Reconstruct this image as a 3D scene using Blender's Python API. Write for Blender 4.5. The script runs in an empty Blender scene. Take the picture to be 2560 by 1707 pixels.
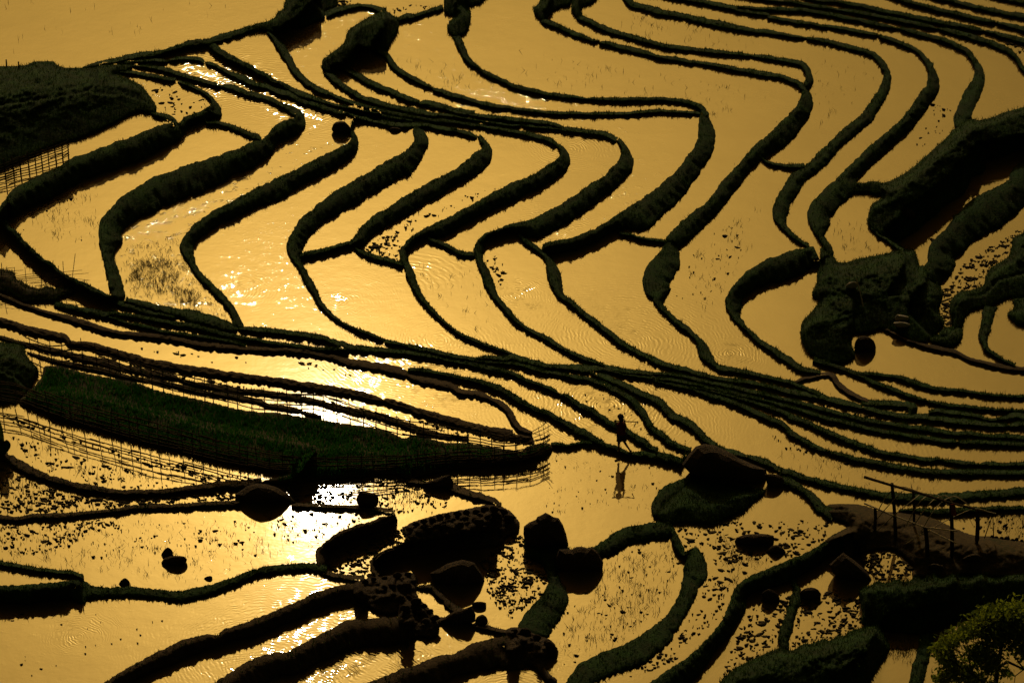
import bpy, bmesh, math, random
import numpy as np
from mathutils import Vector, Matrix

random.seed(7)
rng = np.random.default_rng(7)
R = math.radians
sc = bpy.context.scene
COL = sc.collection

# ------------------------------------------------------------------ camera
PITCH = R(33.0)
HFOV = R(20.0)
CAM = np.array([0.0, -76.07, 49.4])
FPX = 1280.0 / math.tan(HFOV / 2)            # focal length in units of the traced survey grid
cam_d = bpy.data.cameras.new("camera")
cam_d.sensor_width = 36.0
cam_d.lens = 18.0 / math.tan(HFOV / 2)
cam_d.clip_start = 0.5
cam_d.clip_end = 5000
cam = bpy.data.objects.new("camera", cam_d)
COL.objects.link(cam)
cam.location = CAM
cam.rotation_euler = (R(90) - PITCH, 0, 0)
sc.camera = cam

# ------------------------------------------------------------------ light
SUN_EL, SUN_AZ = R(35.5), R(-4.7)             # azimuth from +Y, negative = left
sun_dir = Vector((math.sin(SUN_AZ) * math.cos(SUN_EL), math.cos(SUN_AZ) * math.cos(SUN_EL), math.sin(SUN_EL)))
sl = bpy.data.lights.new("sun", 'SUN')
sl.energy = 2.0
sl.angle = R(0.5)
sl.color = (1.0, 0.86, 0.62)
so = bpy.data.objects.new("sun", sl)
COL.objects.link(so)
so.rotation_euler = (-sun_dir).to_track_quat('-Z', 'Y').to_euler()

world = bpy.data.worlds.new("World")
sc.world = world
world.use_nodes = True
nt = world.node_tree
for n in list(nt.nodes):
    nt.nodes.remove(n)


def node(tree, t, **kw):
    n = tree.nodes.new(t)
    for k, v in kw.items():
        if k == 'inp':
            for a, b in v.items():
                n.inputs[a].default_value = b
        else:
            setattr(n, k, v)
    return n


def mth(tree, op, a, b=None, c=None, clamp=False):
    n = tree.nodes.new('ShaderNodeMath')
    n.operation = op
    n.use_clamp = clamp
    for i, v in enumerate((a, b, c)):
        if v is None:
            continue
        if isinstance(v, (int, float)):
            n.inputs[i].default_value = v
        else:
            tree.links.new(v, n.inputs[i])
    return n.outputs[0]


# low golden haze: the physical sky tinted by dust, with the broad aureole a hazy sun has
out = node(nt, 'ShaderNodeOutputWorld')
bg = node(nt, 'ShaderNodeBackground', inp={'Strength': 0.06})
sky = node(nt, 'ShaderNodeTexSky', sky_type='NISHITA')
sky.sun_disc = False
sky.sun_elevation = SUN_EL
sky.sun_rotation = SUN_AZ
sky.dust_density = 6.0
sky.air_density = 1.5
tint = node(nt, 'ShaderNodeMix', data_type='RGBA', blend_type='MULTIPLY')
tint.inputs['Factor'].default_value = 1.0
tint.inputs[7].default_value = (0.34, 0.27, 0.075, 1)
nt.links.new(sky.outputs[0], tint.inputs[6])
tc = node(nt, 'ShaderNodeTexCoord')
dot = node(nt, 'ShaderNodeVectorMath', operation='DOT_PRODUCT')
nrm = node(nt, 'ShaderNodeVectorMath', operation='NORMALIZE')
nt.links.new(tc.outputs['Generated'], nrm.inputs[0])
nt.links.new(nrm.outputs[0], dot.inputs[0])
dot.inputs[1].default_value = sun_dir
ang = mth(nt, 'MULTIPLY', mth(nt, 'ARCCOSINE', mth(nt, 'MINIMUM', dot.outputs['Value'], 0.999999)), 180 / math.pi)
AUR_A, AUR_A_DEG = 212.0, 7.3
AUR_B, AUR_B_DEG = 260.0, 2.4
a1 = mth(nt, 'MULTIPLY', mth(nt, 'POWER', math.e, mth(nt, 'MULTIPLY', ang, -1.0 / AUR_A_DEG)), AUR_A)
a2 = mth(nt, 'MULTIPLY', mth(nt, 'POWER', math.e, mth(nt, 'MULTIPLY', ang, -1.0 / AUR_B_DEG)), AUR_B)
s1 = node(nt, 'ShaderNodeVectorMath', operation='SCALE')
s1.inputs[0].default_value = (1.0, 0.537, 0.086)
nt.links.new(a1, s1.inputs['Scale'])
s2 = node(nt, 'ShaderNodeVectorMath', operation='SCALE')
s2.inputs[0].default_value = (1.0, 0.65, 0.18)
nt.links.new(a2, s2.inputs['Scale'])
ad = node(nt, 'ShaderNodeVectorMath', operation='ADD')
nt.links.new(s1.outputs[0], ad.inputs[0])
nt.links.new(s2.outputs[0], ad.inputs[1])
ad2 = node(nt, 'ShaderNodeVectorMath', operation='ADD')
nt.links.new(tint.outputs[2], ad2.inputs[0])
nt.links.new(ad.outputs[0], ad2.inputs[1])
nt.links.new(ad2.outputs[0], bg.inputs['Color'])
nt.links.new(bg.outputs[0], out.inputs['Surface'])

vs = sc.view_settings
vs.view_transform = 'Standard'
vs.look = 'None'
vs.gamma = 1.0
vs.exposure = -0.7
sc.cycles.max_bounces = 6
sc.cycles.diffuse_bounces = 2
sc.cycles.glossy_bounces = 4
sc.cycles.use_denoising = True
sc.cycles.sample_clamp_indirect = 4.0

# ------------------------------------------------------------------ surveyed plan: grid position -> ground point
FW = np.array([0, math.cos(PITCH), -math.sin(PITCH)])
UP = np.array([0, math.sin(PITCH), math.cos(PITCH)])


def rays(px, py):
    px = np.asarray(px, float)
    py = np.asarray(py, float)
    d = np.zeros(px.shape + (3,))
    d[..., 0] = (px - 1280) / FPX
    v = -(py - 853.5) / FPX
    d[..., 1] = FW[1] + UP[1] * v
    d[..., 2] = FW[2] + UP[2] * v
    return d


def at_z(px, py, z):
    d = rays(px, py)
    t = (np.asarray(z, float) - CAM[2]) / d[..., 2]
    return CAM + d * t[..., None]


def at_y(px, py, Y):
    d = rays(px, py)
    t = (Y - CAM[1]) / d[..., 1]
    return CAM + d * np.asarray(t)[..., None]


def to_px(p):
    q = np.asarray(p, float) - CAM
    w = q @ FW
    return 1280 + q[..., 0] / w * FPX, 853.5 - (q @ UP) / w * FPX


VPX = 0.0149      # metres of upright height per grid unit in the middle of the valley
BUNDS = [
 ('T01', 'straight grassy bank along the lower edge of the big empty upper left pond', '207,171,8 245,162,14 286,154,16 327,144,16 354,139,19 395,135,18 436,125,20 477,114,26 517,108,23 558,95,23 599,83,22 640,70,20 667,65,22'),
 ('T02', 'short humped bund just below the pond bank with a notch beside the rippling channel', '308,157,11 335,154,12 362,153,13 390,152,13 407,154,12 417,155,5 | 425,152,7 437,150,12 458,148,12 478,147,12 492,148,14 504,152,14 511,159,7'),
 ('T02c', 'bund along the upper rim of the glittering rippled channel near the upper left pond', '513,159,5 524,160,12 537,165,12 560,178,12 599,195,19 626,208,19 640,214,15 667,219,16 694,230,18 722,237,20 749,248,23 776,257,25 803,266,25 831,275,23 855,283,16 867,282,5'),
 ('T03', 'long bund sloping down right from the pond bank, uppermost of the converging bundle', '526,117,27 547,133,30 572,148,27 599,162,23 626,174,25 640,182,20 667,197,20 694,211,19 722,222,20 749,236,20 820,259,11 874,273,12 929,285,12 983,296,12 1031,304,10'),
 ('T04', 'bund along the lower rim of the glittering rippled channel near the upper left hillside', '328,165,5 356,167,8 376,169,12 396,172,14 417,177,16 437,184,16 458,190,16 485,199,15 512,206,14 539,214,13 554,217,5'),
 ('T05', 'short bund above the speckled bright paddy beside the dark left hillside', '294,180,8 335,184,12 362,188,14 390,193,14 417,199,14 439,200,10'),
 ('T03b', 'lowest bund of the tight bundle crossing above the zigzag terraces', '874,287,12 902,296,15 929,303,15 956,308,16 983,313,16 1010,315,16 1038,315,16 1065,315,15 1092,321,15 1140,329,15 1127,325,12 1154,332,14 1175,338,15 1193,344,7'),
 ('T04b', 'curved bund between the glittering channel and the smooth paddy under it', '562,217,12 586,223,19 613,233,19 640,241,19 662,246,16 689,257,16 716,270,19 738,283,25 754,295,25'),
 ('T06', 'tiny bund joining the dark hillside tip to the first zigzag bank', '379,282,14 400,290,16 419,298,22 436,308,19'),
 ('T07', 'short thin bund linking the first and second zigzag banks near their upper ends', '517,308,11 545,310,14 566,316,15 591,324,16 607,330,16 626,338,19 640,345,25 648,349,16'),
 ('B2', 'bund curving down from the dark mass at the top into the converging bundle', '670,79,16 684,93,19 697,112,23 708,128,26 719,147,23 730,169,22 743,185,20 757,199,20 773,212,20 793,225,19 814,234,18 820,235,12 874,256,13 929,272,13 983,285,14 1038,295,12 1092,304,14 1100,304,15 1141,308,12 1182,315,12 1209,317,12 1236,323,12 1263,327,12 1290,332,14 1318,337,15 1345,344,15 1365,349,15 1379,356,15 1393,363,10'),
 ('B3', 'bund hugging the left foot of the round hillock then running down right', '817,180,25 831,196,22 852,214,19 880,231,19 901,245,18 926,253,18 953,261,18 980,268,16 1008,274,16 1035,279,18 1062,285,18 1089,290,16 1092,289,12 1100,289,11 1141,293,11 1182,300,8 1209,304,10 1236,309,12 1263,313,12 1284,315,12 1303,314,5'),
 ('B4', 'bund from the hillock foot with a narrow water gap halfway, third above the bundle', '844,166,14 871,178,16 891,189,18 912,202,19 940,215,19 967,226,19 994,238,19 1021,249,19 1046,256,11 | 1049,260,11 1065,260,19 1103,268,19 1130,275,18 1157,281,18 1185,285,16 1100,272,11 1127,276,14 1154,282,15 1182,288,12 1209,292,14 1236,296,15 1263,298,15 1290,302,15 1318,304,15 1345,307,15 1372,310,15 1393,315,15 1407,321,8'),
 ('T18', 'thin bund leaving the right side of the hillock and ending at the right zigzag bank', '896,109,8 923,120,14 948,131,16 967,142,18 978,161,18 991,174,18 1016,189,16 1040,203,16 1062,214,14 1077,219,7 | 1084,225,11 1103,230,15 1130,240,15 1157,246,15 1185,255,14 1212,261,14 1239,267,14 1280,271,12 1280,274,11 1307,276,11 1362,283,11 1403,285,12 1443,285,12 1471,286,10 1498,286,12 1539,286,11 1566,285,11 1607,282,12 1648,279,12 1689,281,10 1716,282,10 1743,285,11 1757,286,11'),
 ('T16', 'bund curling down from the small dark knoll at the top centre to a flat arc', '1141,90,22 1147,109,22 1155,128,22 1166,147,20 1179,161,18 1196,172,10 | 1200,178,11 1212,185,16 1239,197,16 1266,208,16 1280,217,16 1307,223,15 1334,230,15 1362,236,16 1389,240,16 1416,244,15 1443,246,14 1468,249,7 1484,249,12 1525,251,14 1566,251,14 1620,250,15 1661,250,14 1689,252,14 1716,257,15 1738,264,15 1754,272,19 1765,289,22'),
 ('T20', 'ragged bund between the hillock and the small dark knoll at the top edge', '997,50,14 1019,44,25 1040,42,15 1076,29,15 1108,20,16'),
 ('TA1', 'bund arching over the hillock from the dark mass at the top edge', '814,38,19 844,27,20 871,20,16 899,16,11 923,18,12 942,23,16 961,33,25'),
 ('S1', 'first zigzag bank from the left, its thick dark face running into the left edge', '444,208,445,200 463,218,474,210 490,229,504,223 512,242,528,240 528,257,550,264 517,268,569,290 504,276,569,306 479,285,534,305 460,291,517,312 447,309,479,328 419,304,468,346 373,323,441,377 327,340,409,394 272,361,354,422 231,376,300,439 185,392,245,458 153,411,204,476 109,432,169,495 74,450,123,522 41,467,82,539 20,483,54,558 14,499,35,577 5,507,16,561'),
 ('S2', 'second zigzag bank from the left, a thick hook ending in a blunt grassy tip', '733,286,754,278 741,290,767,297 716,298,775,313 681,316,760,343 675,328,722,361 656,346,703,368 640,349,694,392 599,368,667,413 545,387,640,436 490,403,599,449 425,427,558,476 381,443,517,495 340,468,477,509 300,495,436,525 272,521,395,544 248,550,354,566 244,574,321,590 246,604,294,620 255,639,289,645 260,667,297,672 268,697,305,699 268,722,313,722 281,743,315,747'),
 ('S3', 'third zigzag bank from the left, starting at the round knob and framing the weedy paddy', '874,321,882,324 877,338,895,343 876,353,900,370 858,362,897,389 803,389,880,409 754,414,852,425 722,431,831,439 694,443,803,453 667,457,776,465 640,469,749,479 613,483,722,502 586,498,681,516 558,514,640,532 531,528,599,551 504,547,566,566 482,563,534,588 463,585,509,605 451,601,490,622 449,623,483,634 463,648,489,653 471,667,498,672 490,694,517,693 517,721,545,721 545,751,572,748 566,778,594,778 580,800,607,806 577,814,611,819'),
 ('S4', 'fourth zigzag bank from the left, left side of the bright ring-rippled paddy', '1029,324,1057,323 1032,343,1073,346 1032,359,1076,359 1008,379,1065,379 967,400,1065,395 929,425,1051,427 899,441,1032,446 871,457,994,462 844,473,961,481 809,498,926,501 776,525,891,524 749,547,852,544 735,569,817,566 722,588,790,590 715,604,771,609 714,623,758,627 727,645,752,642 741,667,760,663 754,694,776,691 764,718,788,714 773,728,795,729 782,743,801,743 790,758,809,759 803,774,821,773 825,793,844,795 852,811,869,811 885,827,899,822 918,841,931,833 953,854,967,848'),
 ('T10', 'thin ragged bund running on from the fourth zigzag bank into the long lower path', '961,854,12 994,859,12 1014,864,8 | 1021,866,14 1049,872,16 1076,877,15 1103,884,15 1130,891,14 1157,895,14 1185,900,15 1226,904,16 1280,906,19 1280,908,15 1307,913,15 1334,922,16 1362,930,15 1389,934,14 1416,940,14 1443,945,16 1471,949,16 1492,956,16 1514,963,18 1539,977,20 1566,993,20 1585,1007,23 1601,1028,23 1615,1050,22 1631,1072,22 1648,1085,22 1669,1103,20 1689,1114,20 1710,1122,19 1727,1126,16'),
 ('S5', 'fifth zigzag bank from the left, bending level toward the fourth at its foot', '1190,340,1204,340 1198,357,1223,359 1205,370,1236,384 1185,381,1235,403 1157,409,1220,428 1125,428,1198,446 1089,446,1171,460 1062,460,1130,481 1029,479,1103,501 994,501,1062,522 967,520,1021,547 929,541,989,563 907,560,953,588 891,580,926,609 880,597,907,623 852,608,882,623 803,620,844,631 760,630,793,648 741,637,757,653'),
 ('T11', 'thin short bund from the fifth to the sixth zigzag bank below the clod-strewn corner', '889,622,8 901,631,16 926,641,16 953,648,16 980,656,15 1005,663,14'),
 ('S6', 'sixth zigzag bank from the left, right side of the bright ring-rippled paddy', '1386,366,1400,361 1396,376,1422,381 1397,387,1430,403 1383,403,1424,427 1345,427,1408,449 1307,446,1375,471 1280,457,1334,490 1239,476,1307,506 1212,492,1280,518 1171,514,1239,536 1130,536,1198,555 1089,555,1157,578 1049,577,1111,604 1021,596,1073,601 1002,615,1049,612 998,634,1024,637 1002,658,1021,653 1010,672,1032,669 1014,691,1040,691 1024,716,1046,713 1035,737,1057,735 1054,759,1073,759 1076,784,1095,784 1103,808,1119,807 1136,833,1149,830 1168,852,1185,846 1206,866,1217,859 1239,877,1250,870 1280,889,1280,881'),
 ('T12', 'thin short bund from the sixth to the seventh zigzag bank', '1073,599,14 1098,609,16 1125,622,16 1152,635,16 1182,639,16'),
 ('T14', 'bund capping the paddy with faint rings at the head of the seventh zigzag bank', '1314,317,7 1331,318,12 1372,321,12 1399,323,12 1408,324,16 1443,328,16 1471,332,16 1498,335,18 1520,340,18 1541,350,20'),
 ('S7', 'seventh zigzag bank from the left, a long bow falling to a thin tail', '1539,354,1550,345 1550,370,1569,365 1550,387,1582,389 1541,406,1587,409 1525,422,1584,433 1511,437,1563,465 1471,462,1539,484 1430,490,1511,506 1397,511,1484,530 1367,528,1443,555 1334,544,1397,582 1307,552,1348,605 1280,558,1296,597 1253,569,1266,593 1226,577,1239,601 1204,590,1220,615 1187,612,1211,631 1182,634,1206,645 1190,653,1212,658 1198,678,1226,680 1206,702,1236,702 1212,721,1242,724 1226,743,1247,743 1242,762,1269,765 1258,781,1280,778 1280,806,1280,781 1296,816,1307,808 1321,833,1334,825 1354,849,1370,838 1386,870,1397,859 1416,884,1427,876 1449,900,1460,889 1482,911,1498,904 1511,919,1520,914'),
 ('S8', 'eighth zigzag bank from the left, tall green face below the wide smooth bay', '1751,289,1773,289 1746,308,1781,310 1744,330,1792,330 1740,357,1789,357 1724,381,1787,381 1705,409,1778,409 1689,427,1767,427 1661,449,1748,457 1634,473,1716,501 1607,492,1689,530 1574,514,1661,555 1547,533,1620,590 1520,551,1552,588 1498,565,1514,609 1471,577,1476,627 1443,588,1443,637 1403,599,1411,645 1370,604,1386,648 1354,612,1364,639'),
 ('T21', 'thin bund from the eighth zigzag bank across to the leaf-shaped bank', '1550,585,10 1574,589,11 1601,597,12 1629,601,12 1661,605,12'),
 ('T15', 'bund dropping from the seventh bank along the left of the widest ringed paddy', '1291,590,1307,588 1307,612,1334,609 1334,630,1359,626 1354,642,1383,648 1362,664,1397,669 1364,686,1404,688 1373,710,1407,713 1386,735,1411,735 1403,751,1430,748 1430,773,1452,770 1457,795,1479,789 1487,816,1506,811 1503,830,1525,825 1531,852,1550,844 1541,862,1569,857 1569,879,1585,868 1601,895,1620,884 1634,911,1653,899 1667,923,1689,913 1694,930,1694,911 1749,944,1749,927 1790,953,1790,939 1830,960,1830,945 1871,964,1871,949 1912,972,1912,958 1960,984,1960,969'),
 ('TB', 'bund running to the right edge, topmost of the dense lower right bundle', '1947,974,16 2002,985,19 2029,989,20 2056,994,19 2083,1000,20 2111,1008,19 2138,1015,16 2165,1020,16 2192,1028,18 2220,1035,16 2260,1041,19 2301,1043,19 2356,1050,19 2410,1056,19 2465,1061,19 2497,1065,16 2516,1065,8 | 2527,1065,11 2544,1062,19 2574,1062,19 2683,1064,19'),
 ('TB2', 'low humped bund lying just above the topmost line of the dense right bundle', '2323,1031,8 2345,1028,14 2383,1032,14 2424,1038,14 2451,1043,12 2465,1049,11 2492,1049,10 2519,1045,16 2535,1039,19 2574,1042,22 2683,1042,22'),
 ('T30', 'main grassy path bund from the right tip of the rippled lens paddy into the bundle', '1190,896,8 1226,895,14 1266,898,15 1280,892,19 1307,899,19 1334,907,18 1362,914,15 1389,917,15 1416,919,18 1443,921,22 1471,923,25 1511,922,22 1552,930,22 1593,936,22 1634,944,22 1640,953,15 1694,964,15 1749,979,16 1776,989,18 1803,998,18 1844,1013,18 1885,1031,19 1926,1049,19 1960,1066,19 1974,1083,20 2002,1099,20 2029,1115,19 2056,1126,16 2067,1128,8 | 2075,1132,11 2097,1137,16 2138,1149,16 2179,1156,18 2220,1164,18 2260,1171,18 2301,1177,19 2356,1181,19 2410,1182,19 2465,1182,18 2574,1184,18 2683,1185,18'),
 ('TC', 'second line of the dense lower right bundle, starting behind the seventh bank tail', '1525,921,16 1566,929,16 1620,935,15 1640,934,10 1667,936,11 1722,945,12 1776,958,14 1830,968,14 1885,982,15 1926,992,14 1960,1000,13 2002,1009,16 2029,1017,18 2056,1024,16 2083,1031,16 2111,1039,16 2138,1046,18 2165,1051,18 2192,1057,16 2233,1062,16 2274,1069,18 2329,1076,18 2383,1084,16 2424,1085,16 2465,1091,16 2519,1092,16 2574,1095,18 2683,1096,18'),
 ('TD', 'third line of the dense lower right bundle with a tiny notch near the right edge', '1640,945,12 1694,953,14 1749,964,14 1803,977,14 1858,989,14 1912,1002,14 1960,1016,14 1988,1023,14 2015,1031,15 2043,1039,15 2070,1049,16 2111,1057,16 2151,1068,16 2192,1077,16 2233,1084,15 2274,1091,16 2315,1096,16 2356,1103,16 2388,1106,14 2395,1106,5 | 2399,1107,14 2437,1107,16 2492,1109,16 2574,1113,16 2683,1115,16'),
 ('TE', 'fourth line of the dense lower right bundle, broken by a wide water gap', '1722,965,11 1749,971,12 1803,985,12 1858,1000,15 1912,1016,16 1960,1034,16 1974,1042,19 2002,1053,19 2029,1064,19 2056,1076,20 2083,1088,19 2111,1100,18 2138,1110,19 2165,1120,18 2192,1128,16 2220,1135,16 2260,1141,16 2301,1148,15 2329,1151,16 2345,1149,11 | 2367,1155,11 2388,1156,16 2424,1159,16 2446,1162,7 2465,1160,15 2506,1163,15 2574,1162,16 2683,1162,16'),
 ('T31', 'bund from the tip of the weedy paddy past the long ripples, ending behind the boy', '615,822,14 640,826,18 667,827,18 694,830,18 749,837,18 803,845,19 817,850,16 852,861,19 880,870,19 912,873,19 953,877,19 994,881,16 1035,885,15 1076,891,16 1117,898,19 1157,904,19 1198,915,19 1239,925,19 1280,936,16 1307,948,16 1334,959,15 1362,968,16 1389,981,14 1398,985,5 | 1400,989,11 1416,993,19 1443,1012,20 1471,1026,20 1498,1042,20 1520,1057,20 1541,1066,22 1566,1079,22 1588,1094,22 1607,1107,25 1626,1121,25 1642,1129,22'),
 ('T33', 'wavy bund between two clear strips, ending behind the largest boulder', '1476,928,16 1498,938,18 1525,949,19 1552,960,20 1580,974,22 1607,987,22 1634,998,22 1653,1009,25 1669,1028,26 1686,1043,25 1705,1050,23 1727,1064,23 1743,1077,23 1757,1094,23 1776,1107,19 1797,1120,16 1825,1129,16 1846,1136,16 1866,1141,11'),
 ('S9', 'leaf-shaped green bank right of the widest ringed paddy, with a stepped lower tail', '1661,604,1689,607 1659,618,1698,629 1634,642,1706,650 1615,661,1708,664 1608,688,1699,688 1604,710,1683,716 1608,732,1661,743 1631,754,1659,757 1648,776,1667,773 1675,803,1689,792 1702,827,1721,816 1729,846,1740,836 1738,859,1765,857 1742,879,1781,884 1750,900,1795,910 1773,915,1806,913 1797,930,1814,913 1825,934,1825,915 1852,938,1852,922 1879,944,1879,928 1920,951,1920,937 1947,959,1947,944 1974,964,1974,948 2002,975,2002,959 2029,987,2029,971 2051,996,2051,979'),
 ('T37', 'narrow looping bund enclosing a tiny pocket of water right of the grass tongue', '1988,956,8 2004,949,11 2029,943,11 2051,938,12 2073,936,16 2086,947,19 2097,963,18 2111,974,16 2132,987,15 2154,997,14 2171,1002,11'),
 ('T39', 'short stepped bund with a square end above the dense right bundle', '2154,1009,16 2192,1009,19 2233,1011,19 2266,1012,19 2282,1020,25 2277,1031,16'),
 ('S10', 'ninth zigzag bank from the left, long straight green face falling to the leaf-shaped bank', '2002,226,2021,226 2002,245,2033,253 1988,267,2033,281 1969,289,2026,305 1947,305,2013,332 1920,335,1988,362 1893,357,1955,387 1866,384,1920,406 1838,419,1890,427 1811,443,1871,454 1792,468,1852,479 1770,501,1825,511 1743,520,1797,544 1716,541,1770,574 1689,566,1740,604 1667,590,1713,627'),
 ('T41', 'tiny bund bridging the ninth and tenth zigzag banks', '1912,404,8 1925,409,11 1947,414,12 1974,417,14 2010,417,16'),
 ('T40', 'long nearly straight bund from the left black knob at the top, notched twice', '1354,52,19 1373,59,18 1394,68,16 1416,78,18 1438,87,16 1465,97,14 1482,103,11 1497,103,5 | 1499,109,8 1511,110,14 1539,116,16 1566,123,16 1593,129,18 1620,136,16 1639,142,12 1661,146,15 1689,150,15 1716,155,14 1743,158,11 1770,162,14 1797,167,14 1825,172,15 1852,177,15 1879,181,18 1920,188,18 1947,192,16 1974,202,16 1996,212,19 2013,226,19'),
 ('T42', 'long bund from the right black knob at the top, curling round at its right end', '1443,44,16 1457,49,18 1476,57,18 1498,67,18 1525,78,18 1552,87,18 1580,95,18 1607,103,16 1634,110,16 1661,117,16 1689,120,15 1716,124,16 1757,128,15 1797,132,14 1825,135,12 1852,138,12 1872,139,10 | 1886,142,11 1920,146,15 1947,150,14 1974,155,15 2002,162,18 2015,174,19 2022,191,20 2022,207,25 2014,223,22'),
 ('T43', 'thin bund from the top edge above the black knobs, feeding the tenth zigzag bank', '1563,-16,30 1574,8,22 1601,18,20 1629,26,22 1661,34,19 1689,38,18 1716,45,19 1757,53,20 1797,61,22 1825,68,19 1852,72,18 1879,78,16 1920,82,16 1947,87,14 1974,91,12 2002,95,10 2013,96,4 | 2018,98,11 2043,101,14 2070,105,15 2097,113,16 2124,120,16 2151,127,16 2176,135,18 2195,148,20 2206,163,22'),
 ('S12', 'tenth zigzag bank from the left, smooth crescent of green at the upper right', '2195,161,2214,155 2205,180,2222,174 2206,202,2229,196 2195,221,2229,215 2184,240,2222,237 2171,261,2214,261 2146,289,2198,289 2127,305,2176,316 2097,330,2143,343 2073,357,2116,365 2043,384,2089,395 2018,409,2067,419 1980,432,2037,443 1961,462,2018,462 1947,481,2004,487 1936,503,1985,511 1930,528,1969,544 1930,547,1964,552 1942,563,1969,566 1961,585,1985,582 1985,604,2007,601 2010,618,2026,609'),
 ('S11', 'bank hooking round the curved paddy left of the grassy spit', '2043,614,2048,661 2010,618,2037,690 1974,627,1969,716 1920,646,1920,729 1879,669,1885,748 1852,688,1860,765 1830,716,1851,778 1817,737,1849,789 1811,759,1857,800 1822,786,1868,816 1841,811,1885,833 1866,836,1904,849 1887,857,1909,851 1920,880,1920,859 1947,899,1950,876 1974,918,1974,889 2002,932,2002,913 2029,936,2029,921 2051,938,2051,926'),
 ('T44', 'thin bund from the top edge that feeds the eleventh zigzag bank', '1661,-11,16 1689,-5,16 1743,4,14 1784,12,16 1825,20,16 1852,27,16 1879,33,12 1920,39,12 1920,44,10 1947,49,12 1974,54,12 2002,59,14 2029,61,11 2056,67,10 2083,69,12 2124,76,14 2151,82,14 2179,87,12 2194,89,5 | 2201,94,10 2214,97,15 2233,102,14 2260,113,14 2282,123,14 2301,136,15 2315,153,18 2329,166,19'),
 ('S13', 'eleventh zigzag bank from the left, tall shaded face beside the black hollow', '2307,153,2323,148 2315,169,2339,174 2320,188,2349,199 2315,210,2351,218 2299,234,2346,245 2282,259,2334,267 2263,286,2318,291 2241,308,2301,313 2214,330,2282,338 2187,354,2250,362 2165,373,2225,389 2138,400,2192,419 2111,425,2160,447 2089,446,2151,457 2062,471,2154,488 2032,498,2127,506 2021,520,2105,533 2014,544,2081,558 2023,566,2060,582 2040,590,2068,601 2053,612,2083,623 2059,631,2090,645'),
 ('T45', 'thin bund that feeds the twelfth zigzag bank, notched left of its bend', '1846,18,5 1879,22,11 1920,25,12 1947,25,16 1969,27,14 2002,27,15 2034,31,15 2070,38,16 2111,46,15 2151,54,15 2192,63,15 2220,68,12 2243,73,5 | 2254,75,11 2274,80,16 2301,87,16 2329,94,16 2356,102,16 2383,113,18 2410,125,19 2427,142,22'),
 ('S14', 'twelfth zigzag bank from the left, short face dropping onto the black hollow', '2413,136,2429,131 2429,161,2446,153 2433,180,2461,177 2428,202,2465,202 2410,226,2462,223 2399,251,2451,251 2391,272,2440,275 2383,297,2429,294 2380,308,2424,308 2388,324,2437,321'),
 ('T46', 'thin upper right bund that turns down through the right edge', '1904,0,8 1947,5,10 1988,8,12 2029,16,14 2070,22,12 2094,26,10 2124,30,14 2165,38,16 2206,45,15 2247,53,16 2288,61,15 2323,69,14 2342,74,5 | 2350,75,11 2383,82,18 2410,89,18 2437,97,19 2465,105,18 2492,116,18 2519,128,19 2535,142,16 2549,163,16 2565,185,16 2579,212,16'),
 ('T47', 'straight thin bund at the upper right, fourth below the corner', '2002,-8,11 2043,3,12 2083,5,14 2124,12,15 2165,20,16 2206,30,16 2247,37,16 2301,48,18 2356,59,16 2410,69,16 2451,78,14 2457,78,5 | 2465,80,11 2492,87,16 2519,95,18 2574,109,18 2683,136,18'),
 ('T48', 'straight thin bund at the upper right, third below the corner', '2192,-19,11 2233,-5,11 2274,8,15 2315,19,16 2356,29,16 2397,38,16 2437,49,16 2478,56,14 2488,57,5 | 2495,60,12 2519,65,16 2574,78,19 2683,101,19'),
 ('T49', 'straight thin bund at the upper right, second below the corner', '2301,-16,14 2342,-4,14 2383,5,15 2424,16,16 2465,25,16 2506,34,16 2574,45,18 2683,65,18'),
 ('T50', 'short piece of bund right in the upper right corner', '2437,-22,11 2492,-5,11 2533,3,14 2574,10,14 2683,30,14'),
 ('T51', 'grassy tongue of bund running from the black hollow to the earth platform', '2173,563,16 2192,580,19 2214,596,19 2236,612,19 2258,626,16'),
 ('S15', 'broad black bank at the right edge above the strip of scattered clods', '2574,386,2642,468 2527,422,2601,509 2516,452,2560,544 2478,471,2544,560 2437,492,2519,580 2410,514,2481,601 2388,536,2451,618 2372,560,2424,645 2345,588,2402,663 2326,604,2388,686 2318,623,2372,703 2319,642,2358,727 2312,661,2353,748'),
 ('T52', "thin bund from the grassy spit's tip to the right edge, lower of two", '2034,898,19 2070,911,19 2097,921,16 2124,930,15 2151,941,15 2179,955,16 2206,966,16 2233,975,16 2260,986,15 2288,996,15 2315,1002,10 | 2323,1005,11 2356,1012,14 2397,1017,14 2424,1019,14 2465,1023,12 2492,1026,10 2533,1027,10 2574,1028,11 2683,1031,11'),
 ('T53', 'thin bund below the half sunken boulder, running to the right edge, upper of two', '2135,933,11 2165,936,14 2192,937,14 2220,941,14 2247,945,15 2274,953,19 2301,962,19 2329,971,15 2356,975,14 2397,978,14 2437,983,12 2492,990,12 2574,994,12 2683,998,12'),
 ('T54', 'bund sweeping from the platform with pale stones to the right edge', '2209,819,14 2233,833,14 2263,848,14 2279,854,14 2315,866,16 2356,874,16 2383,880,16 2410,893,15 2437,903,14 2465,910,14 2492,915,16 2519,921,16 2574,925,16 2683,928,16'),
 ('S17', 'narrow bank dropping between two slits of water near the right edge', '2461,765,2500,762 2455,784,2491,784 2451,806,2484,806 2446,827,2478,827 2447,849,2469,852 2457,876,2476,873 2476,889,2495,884 2495,903,2514,898 2519,914,2555,913'),
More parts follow.
